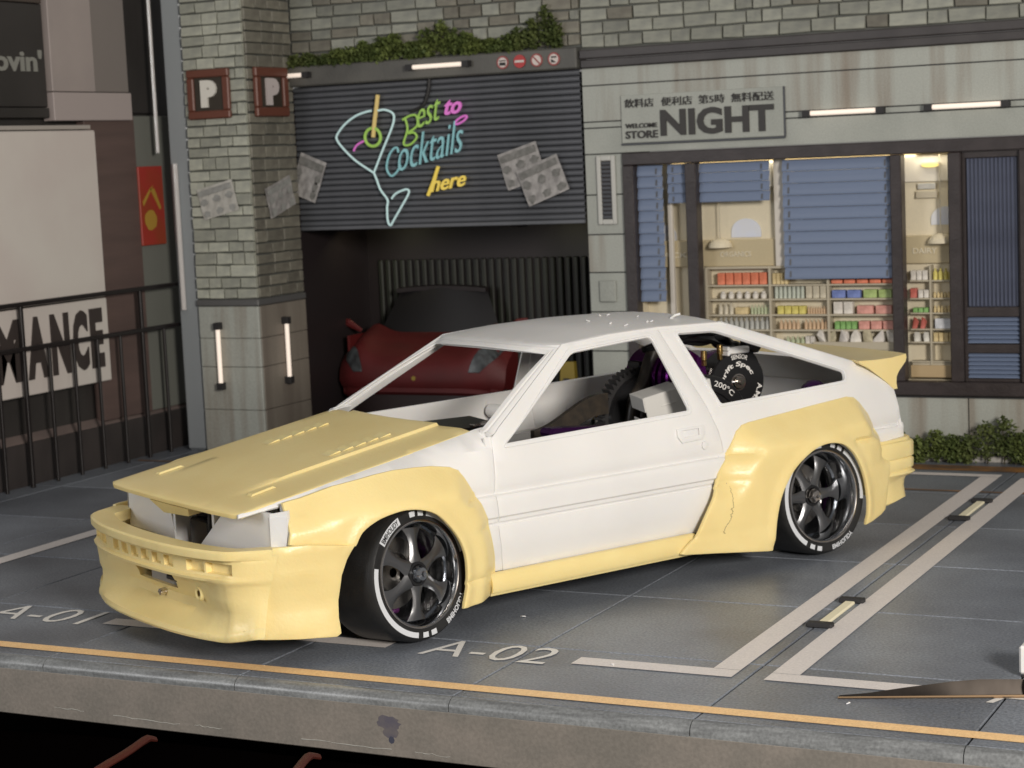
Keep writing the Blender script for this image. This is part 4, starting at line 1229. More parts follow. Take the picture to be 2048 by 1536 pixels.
sc = thing('sports_car', 'low red sports car facing out of the dark garage under the shutter', 'car', (-2.82, 5.74, 0)); sc.scale = (1.03, .40, 1)
pf = [(.10,.335),(.02,.36),(-.01,.41),(.0,.46),(.05,.52),(.16,.575),(.32,.62),(.52,.665),(.72,.70),(.90,.725)]
def cs(u, t):
    k = t*(len(pf)-1); i = min(len(pf)-2, int(k)); q = k-i
    y = pf[i][0]+(pf[i+1][0]-pf[i][0])*q; z = pf[i][1]+(pf[i+1][1]-pf[i][1])*q
    w = .66-.06*(1-sstep(t*3)); a = abs(u)
    y += .30*a**4*(1-t*.5)
    z += .07*math.exp(-((a-.74)/.16)**2)*sstep((t-.25)/.3)-.09*a**8*(1-t)*0-.05*a**6
    return Vector((u*w, y, z))
rows = [[cs(-1+2*i/28, t/22) for i in range(29)] for t in range(23)]
ob('body', strip(G(), rows, .03, (0,-1,.6)), 'red', sc, 50)
g = G(); rows = [[cs(-1+2*i/28, 0)+Vector((0,.03,-.01)) for i in range(29)], [Vector((-.58+1.16*i/28, .12+.25*abs(-1+2*i/28)**4, .14)) for i in range(29)]]
strip(g, rows, .02, (0,-1,0)); ob('bumper', g, mat('bumper_dark', (.022,.012,.012), .5), sc, 50)
for s in (-1, 1):
    g = G(); rows = []
    for k in range(9):
        q = k/8; t = .33+.38*q; wd = .05+.13*max(0, 1-(2*q-.7)**2); u0 = .70+.24*q-wd*.5; u1 = u0+wd
        rows.append([cs(s*(u0+(u1-u0)*j/3), t)+Vector((0,-.014,.012)) for j in range(4)])
    strip(g, rows, .01, (0,-1,.6)); ob('headlight', g, 'lens', sc, 40)
    g = G(); g.tube([(s*.58,.78,.74),(s*.68,.76,.80),(s*.74,.80,.805)], [.015,.03,.028], 8); ob('wing_mirror', g, 'red2', sc)
    g = G(); g.lathe([(0,-.06),(.16,-.06),(.17,.0),(.16,.06),(0,.06)], 24, 'x', (s*.57,.52,.17)); ob('wheel', g, 'blkm', sc)
    g = G(); rows = [[(s*.60, y, z) for z in (.15,.45,.72)] for y in (.35,.9,1.1)]; strip(g, rows, .02, (s,0,0)); ob('side_panel', g, 'red2', sc, 0)
g = G(); rows = []
for t in range(7):
    q = t/6; rows.append([(u*(.50-.15*q), .90+.25*q+.12*u*u, .72+.32*q-.03*u*u) for u in [-1+2*i/10 for i in range(11)]])
strip(g, rows, .02, (0,-1,.6)); ob('windscreen', g, mat('windscreen_dark', (.010,.009,.010), .4), sc)
g = G(); rows = [[(u*.36, 1.15+.05*q*1, 1.053-.02*u*u+.004*q) for u in [-1+2*i/10 for i in range(11)]] for q in range(3)]; strip(g, rows, .03, (0,0,1)); ob('roof', g, 'gar', sc)
g = G(); g.lathe([(0,-.012),(.016,-.012),(.018,0),(0,0)], 10, 'y', (0,.0,.43)); ob('badge', g, mat('badge_yellow', (.28,.20,.03), .5), sc)
yb = thing('floor_stand', 'small dull yellow stand on the garage floor beside the red car', 'stand', (-1.60, 5.70, 0))
g = G(); g.hull([(x,y,z) for x,y,z in ((-.08,0,.0),(.08,0,.0),(-.08,.08,.0),(.08,.08,.0),(-.05,.02,.56),(.05,.02,.56),(-.05,.06,.56),(.05,.06,.56))]); ob('body', g, mat('stand_yellow', (.22,.16,.02), .5), yb, 0)
g = G(); g.hull([(x,-.004,z) for x,z in ((-.03,.2),(.03,.2),(-.02,.45),(.02,.45))]+[(x,.0,z) for x,z in ((-.03,.2),(.03,.2),(-.02,.45),(.02,.45))]); ob('label_panel', g, 'blkm', yb, 0)
# ------------------------------------------------------------------ shop front
sp = thing('shop_building', 'grey concrete shop front with joints, rust streaks and dark brown window frame', 'shop front', (0,0,0))
ob('backing', G().box(-1.31,-1.0,W+.012,W+.10,0,2.515).box(-1.0,2.8,W+.012,W+.10,1.97,2.515).box(-1.0,2.8,W+.012,W+.10,0,.40), 'joint', sp, 0)
def panel(x0, x1, z0, z1, m='concrete', y=W):
    g = G(); q = .0035; g.box(x0+q, x1-q, y, y+.03, z0+q, z1-q, .003); put('concrete_panel', mesh('concrete_panel', g, MT[m], 0), sp)
zz = [.04,.36,.66,.92,1.18,1.43,1.69,1.955]
for a, b in zip(zz, zz[1:]): panel(-1.31,-1.035,a,b, 'rust' if 1.1 < a < 1.2 or a < .1 else 'concrete')
panel(-1.31,2.7,1.955,2.125); panel(-1.31,2.7,2.125,2.165); panel(-1.31,2.7,2.165,2.40, 'rust'); panel(-1.31,2.7,2.40,2.515, 'rust')
for a, b in ((-1.035,-.2),(-.2,.5),(.5,1.185),(1.185,1.9),(1.9,2.7)): panel(a, b, .04, .385, 'rust')
MT['kerb'] = mat('wall_kerb_pale', (.42,.40,.37), .5, grain=.1)
kb = ob('wall_kerb', G().box(-1.31,2.7,W-.06,W,0,.035,.006), 'kerb', None, 0); kb['kind'] = 'structure'
# dark frame
fr = ob('window_frame', G().box(-1.03,2.6,W-.035,W+.06,1.875,1.955,.006).box(-1.03,2.6,W-.035,W+.06,.40,.485,.006), 'frame', sp, 0)
for x0, x1 in ((-1.03,-.955),(-.598,-.522),(.738,.808),(1.092,1.170),(1.515,1.60),(2.5,2.6)):
    ob('mullion', G().box(x0,x1,W-.037,W+.06,.486,1.874,.006), 'frame', fr, 0)
# vent and junction box on the left strip
vt = thing('wall_vent', 'tall narrow white framed vent on the concrete beside the shop window', 'vent', (-1.155, W, 1.72))
g = G()
for b in ((-.066,-.036,-.225,.225),(.036,.066,-.225,.225),(-.036,.036,.19,.225),(-.036,.036,-.225,-.19)): g.box(b[0],b[1],-.022,0,b[2],b[3],.006)
ob('frame', g, mat('vent_white', (.50,.50,.47), .5, grain=.08), vt, 0)
ob('backing', G().box(-.036,.036,-.004,0,-.19,.19), 'gar', vt, 0)
for k in range(14):
    z = -.176+k*.027; g = G(); g.hull([(x,y,z+dz) for x in (-.036,.036) for y, dz in ((-.016,-.006),(-.004,.009),(-.012,-.008),(-.004,.004))]); ob('louvre', g, 'shutter', vt, 0)
jb = ob('junction_box', G().box(-1.235,-1.115,W-.020,W,.985,1.13,.008), 'concrete', None, 0); tag(jb, 'square pale box fixed to the concrete strip between shutter and shop window', 'junction box')

# NIGHT sign
sg = thing('shop_sign', 'concrete shop sign reading NIGHT with Chinese characters above the window', 'sign', (-.475, W, 2.165))
sx = lambda x: x+.475; sz = lambda z: z-2.165
ob('panel', G().box(sx(-1.03),sx(.068),-.016,.0,sz(2.018),sz(2.325),.003), 'concrete', sg, 0)
g = G(); g.box(sx(-1.035),sx(.075),-.018,.0,sz(2.004),sz(2.016),.002).box(sx(.068),sx(.078),-.018,0,sz(2.016),sz(2.325),.002); ob('edge_trim', g, mat('sign_trim', (.07,.075,.085), .5), sg, 0)
def st(s, x0, x1, z0, z1, bold=0, name='lettering'):
    g = G(); wall_text(g, s, sx(x0), sx(x1), sz(z0), sz(z1), -.026, .012, bold=bold); ob(name, g, 'dark', sg, 0)
st('NIGHT', -.755, .008, 2.052, 2.222, .035)
st('STORE', -1.0, -.775, 2.045, 2.095, .02); st('WELCOME', -1.0, -.78, 2.112, 2.142, .015)
st('飲料店', -1.0, -.80, 2.244, 2.300, .0); st('便利店', -.745, -.535, 2.244, 2.300, .0); st('第5時', -.490, -.315, 2.244, 2.300, .0); st('無料配送', -.270, .010, 2.244, 2.300, .0)
tube_light('tube light on the shop front just beside the NIGHT sign', (.225,W-.004,2.148), (.69,W-.004,2.148), 'tube lights on the building', (0,-1,0))
tube_light('tube light on the shop front farther from the NIGHT sign', (.985,W-.004,2.148), (1.445,W-.004,2.148), 'tube lights on the building', (0,-1,0))

# ------------------------------------------------------------------ inside the shop (a shallow lit display)
D = .16
si = put('shop_interior', mesh('shop_interior', G().box(-.96,1.10,W+D,W+D+.04,.40,1.90).box(-.96,1.10,W+.061,W+D,.40,.486).box(-.96,1.10,W+.061,W+D,1.875,1.90).box(-.99,-.955,W+.061,W+D,.4,1.9).box(1.09,1.12,W+.061,W+D,.4,1.9), MT['beige'], 0), kind='structure')
# pale panels imitating lamp glow by their colour, posts and the sign band
MT['glowspot'] = mat('glow_pale_blue', (.62,.66,.78), .6, col2=(.66,.66,.66), vscale=6)
MT['post'] = mat('shop_post', (.62,.58,.52), .55)
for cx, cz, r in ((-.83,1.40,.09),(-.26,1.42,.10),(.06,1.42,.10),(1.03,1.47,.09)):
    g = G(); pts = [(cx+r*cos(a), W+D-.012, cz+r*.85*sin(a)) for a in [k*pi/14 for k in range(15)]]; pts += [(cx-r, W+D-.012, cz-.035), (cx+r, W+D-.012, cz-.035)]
    g.hull(pts+[(p[0], W+D-.001, p[2]) for p in pts]); ob('wall_glow_patch', g, 'glowspot', si, 0)
ob('sign_band', G().box(-.955,1.09,W+D-.035,W+D-.002,1.20,1.372,.004), mat('band_tan', (.50,.42,.265), .55, grain=.05), si, 0)
ob('upper_band', G().box(-.955,1.09,W+D-.02,W+D-.002,1.70,1.86,.004), mat('band_pale', (.64,.60,.52), .55), si, 0)
MT['bandt'] = mat('band_letter', (.68,.62,.48), .5)
for s, x0, x1 in (('SNACKS',-.93,-.62),('ORGANICS',-.43,-.22),('SALADS',.02,.20),('DAIRY',.83,.98)):
    g = G(); wall_text(g, s, x0, x1, 1.262, 1.296, W+D-.042, .008, .01); ob('lettering', g, 'bandt', si, 0)
for x0, x1, z0 in ((-.772,-.742,.5),(-.045,.03,1.2)):
    ob('post', G().box(x0, x1, W+.085, W+.12, z0, 1.874, .003), 'post', si, 0)
for x0, x1, z0, z1, m in ((.865,.975,1.655,1.69,'paper'),(.853,.985,1.60,1.645,'shelf')):
    ob('notice_board', G().box(x0,x1,W+D-.03,W+D-.02,z0,z1,.002), m, si, 0)
for cx, lab in ((-.42,'small domed pendant lamp behind the wide shop pane'), (1.01,'small domed pendant lamp behind the narrow shop pane')):
    t = thing('pendant_lamp', lab, 'lamp', (cx, W+.10, 1.325), group='pendant lamps in the shop')
    g = G(); g.lathe([(.078,0),(.074,.02),(.055,.045),(.02,.058),(0,.06)], 24, 'z'); ob('shade', g, 'beige', t)
    g = G(); g.tube([(0,0,.055),(0,0,.54)], .003, 6); ob('cord', g, 'shelf', t)
for cx, z, lab in ((-.36,1.775,'dim oval ceiling light behind the short blind'), (.95,1.80,'dim oval ceiling light above the notices in the narrow pane')):
    t = thing('ceiling_light', lab, 'ceiling light', (cx, W+.05 if cx < 0 else W+.12, z), group='oval lights in the shop')
    g = G(); g.hull([(.055*cos(a), y, .014*sin(a)) for a in [k*pi/8 for k in range(16)] for y in (-.01,.01)]); ob('lens', g, mat('oval_lens', (.72,.60,.22), .5, emit=.15), t)
    g = G(); g.hull([(.06*cos(a), y, .012+.006*sin(a)) for a in [k*pi/8 for k in range(16)] for y in (-.004,.012)]); ob('rim', g, 'shelf', t)

# blinds: every slat its own part
def blind(lab, x0, x1, z0, z1, n, tapes, y=W+.03):
    t = thing('window_blind', lab, 'blind', ((x0+x1)/2, y, z0), group='blue slatted blinds in the shop window')
    w = (x1-x0)/2; p = (z1-z0)/n
    sm = mesh('slat', strip(G(), [[(x, yy, zz) for yy, zz in ((-.012,0),(-.014,.006),(-.008,p*.5),(.004,p*.97))] for x in (-w, w)], .004, (0,-1,0)), MT['blind'], 30)
    for k in range(n): put('slat', sm, t, (0,0,k*p))
    for tx in tapes:
        for k in range(n):
            g = G(); g.hull([(tx-x0-w+dx, yy, k*p+zz) for dx in (-.005,.005) for yy, zz in ((-.018,p*.18),(-.014,p*.18),(-.010,p*.68),(-.006,p*.68))]); put('tape', mesh('tape', g, MT['shutter'], 0), t)
blind('tall narrow blue blind at the pillar end of the shop window', -.950,-.775,.985,1.872, 12, (-.815,))
blind('short blue blind in the narrow pane beside the tall narrow blind', -.738,-.600,1.62,1.872, 4, (-.70,))
blind('short wide blue blind with oval light behind the first mullion', -.520,-.050,1.62,1.872, 4, (-.10,))
blind('large wide blue blind of ten slats hanging over the shelves', .035,.735,1.12,1.872, 10, (.075,.695))

# shelving with goods
su = thing('shelf_unit', 'beige shop shelving holding rows of goods behind the window', 'shelf', (0,0,0))
SHZ = [1.084,.993,.893,.796,.69]
for z in SHZ: ob('shelf_board', G().box(-.52,.735,W+.075,W+D,z-.012,z,.002), 'shelf', su, 0)
for x in (-.515,-.085,.297,.727): ob('upright', G().box(x-.008,x+.008,W+.070,W+D-.001,.55,1.19,.002), 'shelf', su, 0)
ob('top_board', G().box(-.52,.735,W+.08,W+D,1.185,1.2,.002), 'shelf', su, 0)
cm = {}
def good_mat(c):
    if c not in cm: cm[c] = mat('goods_%d' % len(cm), (*[v*.9 for v in c],), .5, col2=(*[min(1, v*1.25+.05) for v in c],), vscale=22, grain=.08)
    return cm[c]
gm = {}
def good(kind, c, w, h):
    key = (kind, c, round(w,3), round(h,3))
    if key in gm: return gm[key]
    d = .045; r = w*.46; g = G()
    if kind == 'box': g.box(-r,r,-d/2,d/2,0,h,.003); g.box(-r*.7,r*.7,-d/2-.002,-d/2+.002,h*.3,h*.7)
    elif kind == 'bottle': g.lathe([(0,0),(r,0),(r,h*.62),(r*.4,h*.8),(r*.4,h),(0,h)], 10, 'z')
    elif kind == 'jar': g.lathe([(0,0),(r*.8,0),(r,h*.25),(r,h*.6),(r*.55,h*.8),(r*.6,h*.82),(r*.6,h),(0,h)], 12, 'z')
    elif kind == 'tin': g.lathe([(0,0),(r,0),(r,h*.96),(r*.9,h),(0,h)], 12, 'z')
    elif kind == 'bag':
        random.seed(int(w*9999)); pts = [(random.uniform(-r,r)*(1-.4*q), random.uniform(-d/2,d/2), h*q) for q in (0,0,0,0,.3,.3,.3,.3,.6,.6,.6,.6,.9,1.0,.95) for _ in (0,1)]; g.hull(pts)
    gm[key] = mesh({'box':'goods_box','bottle':'goods_bottle','jar':'goods_jar','tin':'goods_tin','bag':'goods_bag'}[kind], g, good_mat(c), 0 if kind in ('box','bag') else 40); return gm[key]
NM = {'box':('goods_box','box'),'bottle':('goods_bottle','bottle'),'jar':('goods_jar','jar'),'tin':('goods_tin','tin'),'bag':('goods_bag','bag')}
ORD = ['first','second','third','fourth','fifth','sixth','seventh','eighth','ninth','tenth']
def row(kind, c, x0, x1, n, z, h, label, fill=.94):
    w = (x1-x0)/n
    me = good(kind, c, w*fill, h)
    for k in range(n):
        lab = label if n == 1 else label.split(' ', 0)[0]+', '+ORD[k]+' from the left'
        o = put(NM[kind][0], me, None, (x0+w*(k+.5), W+.105, z+.0005), label=lab, category=NM[kind][1])
        if n > 1: o['group'] = label+' row'
OR=(.62,.17,.08); CR=(.56,.44,.22); BG=(.42,.45,.38); PK=(.58,.27,.22); GR=(.18,.36,.10); BL=(.13,.18,.42); YE=(.58,.50,.12); WH=(.62,.58,.52); GY=(.36,.36,.33); LG=(.38,.42,.26); TN=(.50,.34,.20); TL=(.50,.45,.34); RD=(.52,.13,.10)
row('box',OR,-.445,-.105,6,SHZ[0],.076,'orange red box standing on the top shelf beside the mullion')
row('box',CR,-.072,.033,4,SHZ[0],.070,'small cream box on the top shelf beside the large blind')
row('box',OR,.31,.72,5,SHZ[0],.028,'flat orange pack peeping out under the large blind')
row('jar',WH,-.440,-.11,6,SHZ[1],.046,'pale round jar with pinkish top on the second shelf',.8)
row('tin',BG,-.066,.135,7,SHZ[1],.074,'grey green tin packed on the second shelf')
row('box',TL,.145,.285,3,SHZ[1],.078,'tall beige carton on the second shelf beside the tins')
row('box',BL,.312,.508,2,SHZ[1],.050,'blue box with red band on the second shelf')
row('box',(.32,.42,.14),.515,.708,2,SHZ[1],.052,'light green box on the second shelf beside the dark mullion')
row('bottle',TL,-.450,-.34,3,SHZ[2],.072,'pale beige bottle on the third shelf beside the mullion')
row('box',CR,-.335,-.235,1,SHZ[2],.045,'low cream carton between bottles on the third shelf')
row('bottle',LG,-.230,-.095,6,SHZ[2],.060,'greenish bottle on the third shelf')
row('box',YE,-.045,.145,4,SHZ[2],.052,'yellow square carton on the third shelf')
row('bottle',TN,.150,.286,8,SHZ[2],.050,'small tan bottle on the third shelf beside the yellow cartons')
row('box',WH,.322,.455,2,SHZ[2],.076,'white pack with brown print on the third shelf')
row('box',PK,.470,.708,2,SHZ[2],.052,'long salmon pink box on the third shelf')
row('bottle',GY,-.450,-.10,10,SHZ[3],.075,'grey bottle on the fourth shelf just above the car roof')
row('bottle',TN,-.040,.10,5,SHZ[3],.060,'orange and cream bottle on the fourth shelf beside the upright')
row('bottle',TN,.125,.285,6,SHZ[3],.062,'orange and cream bottle on the fourth shelf before the basket counter')
row('box',GR,.330,.475,4,SHZ[3],.050,'bright green pack on the fourth shelf')
row('box',PK,.482,.715,3,SHZ[3],.052,'pink pack on the fourth shelf beside the dark mullion')
row('bottle',LG,.0,.13,4,SHZ[4],.060,'greenish bottle on the lowest shelf left of the counter')
row('box',WH,.135,.20,2,SHZ[4],.062,'white carton on the lowest shelf beside the counter')
ct = thing('shop_counter', 'low beige counter with wrapped food packs in front of the shelves', 'counter', (.47,W+.09,.485))
ob('body', G().box(-.27,.26,-.03,.05,0,.20,.004), 'shelf', ct, 0); ob('tray_edge', G().box(-.275,.265,-.036,-.026,.185,.235,.003), 'shelf', ct, 0); ob('kick_board', G().box(-.27,.26,-.034,-.028,.0,.12,.003), 'beige', ct, 0)
for k in range(7):
    me = good('bag', [(.62,.58,.52),(.45,.40,.27),(.60,.56,.52)][k % 3], .075+.004*k, .075)
    put('goods_bag', me, None, (.245+k*.075, W+.078, .72), label='crumpled clear wrapped food pack on the beige counter, '+ORD[k]+' from the left', category='bag', group='crumpled clear wrapped food packs heaped on the beige counter')
# narrow pane: a second, smaller unit
s2 = thing('shelf_unit', 'narrow shop shelving with mixed goods seen through the slim pane', 'shelf', (.95,W,0))
for z in (.60,.72,.80,.90,.99,1.10): ob('shelf_board', G().box(-.135,.135,.085,D,z-.010,z,.002), 'shelf', s2, 0)
ob('upright', G().box(-.012,.0,.080,D-.001,.50,1.19,.002), 'shelf', s2, 0); ob('front_board', G().box(-.135,.135,.07,.085,.50,.575,.003), mat('counter_tan', (.46,.34,.19), .5), s2, 0)
def prow(*a): row(*a)
row('box',WH,.82,.93,3,1.10,.06,'pale carton on the top shelf in the slim pane')
row('bottle',YE,.955,1.085,4,1.10,.07,'yellowish bottle on the top shelf in the slim pane')
row('box',RD,.815,.86,1,.99,.06,'small red box in the slim pane beside the mullion')
row('box',WH,.865,.935,2,.99,.05,'white pack beside the small red box in the slim pane')
row('jar',CR,.955,1.085,6,.99,.035,'small cream jar on the second shelf in the slim pane')
row('box',GR,.83,.93,3,.90,.03,'flat green pack in the slim pane')
row('jar',CR,.955,1.085,6,.90,.040,'small cream jar on the third shelf in the slim pane')
row('box',(.55,.56,.58),.96,1.08,1,.80,.062,'one pale grey box on the fourth shelf in the slim pane')
row('bag',RD,.82,.92,2,.80,.07,'red wrapped pack in the slim pane')
row('bag',(.58,.56,.50),.82,.94,2,.72,.06,'clear wrapped pack in the slim pane beside the mullion')
row('box',CR,.955,1.085,4,.72,.055,'cream carton on the fifth shelf in the slim pane')
ob('body', G().box(-.13,.13,.09,.14,.50,.588,.003), 'shelf', s2, 0)

# ribbed door
dr = thing('shop_door', 'dark brown shop door with ribbed bluish pane over two louvred vents', 'door', (1.345,W,.485))
ob('frame', G().box(-.17,.17,.0,.05,.0,.02,.003).box(-.17,.17,.0,.05,.175,.23,.003).box(-.17,.17,.0,.05,.395,.455,.003).box(-.17,.17,.0,.05,1.35,1.389,.003).box(-.175,-.155,-.001,.05,0,1.389,.003).box(.155,.17,-.001,.05,0,1.389,.003), 'frame', dr, 0)
pn = ob('pane', G().box(-.155,.155,.026,.04,.455,1.35), mat('ribbed_glass', (.055,.062,.095), .3, col2=(.085,.095,.135), vscale=3), dr, 0)
rm = mesh('rib', G().box(-.007,.007,.014,.026,.457,1.348,.004), mat('rib_glass', (.10,.115,.17), .28, col2=(.07,.08,.12), vscale=4), 0)
for k in range(13): put('rib', rm, pn, (-.144+k*.024,0,0))
lm = mesh('louvre', G().hull([(x,y,z) for x in (-.155,.155) for y, z in ((.004,0),(.004,.005),(.03,.022),(.03,.017))]), MT['blind'], 0)
vb = ob('vent_backing', G().box(-.155,.155,.034,.04,.02,.175).box(-.155,.155,.034,.04,.23,.395), 'gar', dr, 0)
for k in range(6): put('louvre', lm, dr, (0,0,.024+k*.026))
for k in range(6): put('louvre', lm, dr, (0,0,.236+k*.027))
pn2 = ob('dark_window', G().box(1.60,2.5,W+.03,W+.05,.486,1.874), mat('dark_glass', (.03,.03,.04), .25), sp, 0)

# ------------------------------------------------------------------ plants
def leaf_plant(name, label, cat, cx, cy, cz, clumps, n, size, group=None, seed=1):
    random.seed(seed); g = G()
    for _ in range(n):
        x, y, z, rx, rz = random.choice(clumps)
        a = random.uniform(0, 2*pi); b = random.uniform(-pi/2, pi/2); r = random.random()**.4
        p = Vector((x+rx*r*cos(a)*cos(b), y+.05*r*sin(a)*cos(b)-.01, max(.0, z+rz*r*sin(b))*.88))
        q = Matrix.Rotation(random.uniform(0, 6.28), 3, 'Z') @ Matrix.Rotation(random.uniform(-1.2, 1.2), 3, 'X')
        l = size*random.uniform(.6, 1.4); w = l*.45
        vs = [q @ Vector(v)+p for v in ((0,0,0),(w,l*.5,.12*l),(0,l,0),(-w,l*.5,.12*l))]
        g.add(vs, [(0,1,2),(0,2,3)])
    me = mesh(name, g, random.choice([MT['leaf'], MT['leaf'], MT['leaf2']]), 0, recalc=False)
    t = thing(name, label, cat, (cx,cy,cz), group=group)
    put('foliage', me, t)
    g = G()
    for x, y, z, rx, rz in clumps: g.tube([(x, .01, -.0), (x+.01, .0, z*.6), (x-.01, -.01, z+rz*.3)], [.005,.004,.002], 5)
    ob('stem', g, mat('stem_brown', (.05,.04,.02), .7), t)
MT['leaf2'] = mat('leaf_light', (.15,.185,.05), .55, col2=(.07,.10,.028), vscale=7)
for i, (x0, lab, cl) in enumerate((
    (-3.32,'low dark creeper on the lintel beside the pillar', [(-.17,0,.03,.09,.05),(-.05,0,.04,.08,.05),(.08,0,.03,.09,.04),(.17,0,.03,.08,.05)]),
    (-2.98,'small spreading shrub on the lintel over the cocktail glass', [(-.15,0,.05,.08,.06),(-.04,0,.05,.09,.06),(.06,0,.08,.07,.07),(.14,0,.06,.08,.06)]),
    (-2.62,'leafy shrub with two humps on the lintel over the tube light', [(-.16,0,.08,.09,.09),(-.05,0,.10,.08,.09),(.06,0,.06,.08,.06),(.14,0,.06,.08,.06)]),
    (-2.28,'tall bushy shrub in the middle of the lintel', [(-.14,0,.11,.09,.11),(-.03,0,.14,.07,.12),(.06,0,.10,.08,.09),(.15,0,.08,.08,.08)]),
    (-1.93,'low trailing shrub on the lintel over the round signs', [(-.14,0,.06,.09,.06),(0,0,.05,.09,.05),(.13,0,.06,.08,.06)]),
    (-1.60,'tallest shrub at the shop end of the lintel', [(-.14,0,.08,.08,.08),(-.03,0,.12,.08,.11),(.07,0,.17,.07,.14),(.14,0,.09,.06,.09)]))):
    leaf_plant('lintel_shrub', lab, 'shrub', x0, W-.035, 2.655, cl, 1500, .026, 'shrubs growing along the lintel', 30+i)
for i, (x0, lab, cl) in enumerate((
    (.72,'dark low hedge bush partly behind the car tail', [(-.1,0,.08,.10,.09),(.05,0,.10,.10,.10)]),
    (1.0,'low hedge bush between the car tail and the taller bush', [(-.10,0,.08,.09,.09),(.02,0,.12,.09,.10),(.12,0,.10,.08,.09)]),
    (1.32,'taller rounded hedge bush at the shop wall by the door', [(-.12,0,.10,.10,.10),(0,0,.16,.10,.13),(.10,0,.20,.09,.13),(.17,0,.12,.08,.10)]),
    (1.68,'hedge bush at the shop wall farthest from the car', [(-.12,0,.12,.10,.11),(.02,0,.12,.10,.11),(.12,0,.10,.08,.10)]))):
    leaf_plant('hedge_bush', lab, 'bush', x0, W-.11, .0, cl, 1700, .024, 'hedge bushes along the shop wall', 50+i)

# the shop's own ceiling light
area('shop_ceiling_lamp', (.05, W+.140, 1.868), (.05, W+.12, .3), 1.6, 1.7, (1.0, .90, .68), .06)
area('shop_slim_lamp', (.95, W+.075, 1.865), (.95, W+.11, .5), .2, .32, (1.0, .90, .68), .06)
for x in (-3.33, -1.95): area('garage_downlight', (x, 5.95, 1.47), (x, 6.4, .7), .08, .35, (1.0, .92, .55))
# ------------------------------------------------------------------ left side: the street front beyond the railing
XL = -4.35
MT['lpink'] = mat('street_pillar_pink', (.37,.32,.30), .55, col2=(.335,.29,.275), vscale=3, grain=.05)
MT['lpink2'] = mat('street_pillar_band', (.40,.345,.33), .55)
MT['lbrown'] = mat('street_brown_brick', (.125,.083,.073), .6, col2=(.10,.068,.06), vscale=2, vstretch=(1,.6,6), bump=.1)
MT['lgrey'] = mat('street_grey_green', (.16,.165,.145), .6)
MT['ldark'] = mat('street_dark', (.030,.027,.025), .45, col2=(.040,.036,.034), vscale=2)
MT['lbrd'] = mat('billboard_white', (.66,.62,.57), .5, col2=(.62,.56,.52), vscale=1.5)
MT['lroad'] = mat('street_asphalt', (.048,.040,.038), .5, col2=(.035,.030,.029), vscale=3)
MT['lwalk'] = mat('street_pavement', (.20,.155,.14), .55, col2=(.16,.125,.115), vscale=3)
sb = thing('street_building', 'blurred brown street building with pinkish pillar and dark sign band left of the railing', 'building', (0,0,0))
ob('wall', G().box(XL-.30,XL-.12,.5,5.6,.30,3.5), 'ldark', sb, 0)
ob('brick_pier', G().box(XL-.12,XL-.05,4.25,4.79,.30,2.36,.004), 'lbrown', sb, 0)
ob('grey_pier', G().box(XL-.12,XL-.06,4.792,5.5,.30,2.36,.004), 'lgrey', sb, 0)
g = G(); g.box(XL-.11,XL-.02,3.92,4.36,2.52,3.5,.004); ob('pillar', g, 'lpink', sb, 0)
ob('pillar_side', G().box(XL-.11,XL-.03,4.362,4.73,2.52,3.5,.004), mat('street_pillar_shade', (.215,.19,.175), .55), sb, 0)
ob('pillar_band', G().box(XL-.11,XL-.015,3.915,4.735,2.33,2.515,.004), 'lpink2', sb, 0)
ob('dark_window', G().box(XL-.12,XL-.08,4.75,5.12,2.38,3.5,.004), 'ldark', sb, 0)
sd = thing('street_sign', 'dark street sign band with pale ovin lettering beside the pinkish pillar', 'sign', (XL-.05,2.9,2.7))
ob('panel', G().box(-.05,.0,-1.5,1.0,-.28,.38,.005), 'ldark', sd, 0); ob('top_trim', G().box(-.05,.005,-1.5,1.0,.385,.8,.005), mat('street_brown_trim', (.07,.055,.045), .5), sd, 0)
ob('lower_trim', G().box(-.05,.01,-1.5,1.0,-.35,-.285,.005), 'ldark', sd, 0)
g = G(); text_geo(g, "ovin'", lambda u, v: (.006, .505+.46*u, -.055+.14*v), lambda u, v: (.0, .505+.46*u, -.055+.14*v), bold=.03)
ob('lettering', g, mat('street_letter', (.25,.25,.225), .5), sd, 0)
bb = thing('billboard', 'large blank off-white billboard above a band of black capital letters', 'billboard', (XL,3.2,1.7))
ob('panel', G().box(-.05,.0,-1.6,1.10,-.55,.565,.010), 'lbrd', bb, 0); ob('top_edge', G().box(-.05,-.004,-1.6,1.06,.572,.60,.004), mat('billboard_edge', (.40,.365,.33), .5), bb, 0)
ob('letter_band', G().box(-.05,-.002,-1.6,1.10,-1.12,-.56,.006), 'lbrd', bb, 0)
g = G()
for ch_, y0, y1 in (('M',-.06,.21),('A',.26,.46),('N',.50,.68),('C',.72,.87),('E',.90,1.03)):
    text_geo(g, ch_, lambda u, v, a=y0, b=y1: (.008, a+(b-a)*u, -1.02+.40*v), lambda u, v, a=y0, b=y1: (-.003, a+(b-a)*u, -1.02+.40*v), bold=.05)
ob('lettering', g, mat('billboard_letter', (.045,.035,.032), .5), bb, 0)
rp = thing('red_poster', 'red poster with yellow shapes on the grey pier between brown brick and corner post', 'poster', (XL-.05,4.92,1.735))
ob('panel', G().box(-.01,.012,-.135,.14,-.275,.275,.004), mat('poster_red', (.36,.035,.025), .5, col2=(.30,.05,.02), vscale=5), rp, 0)
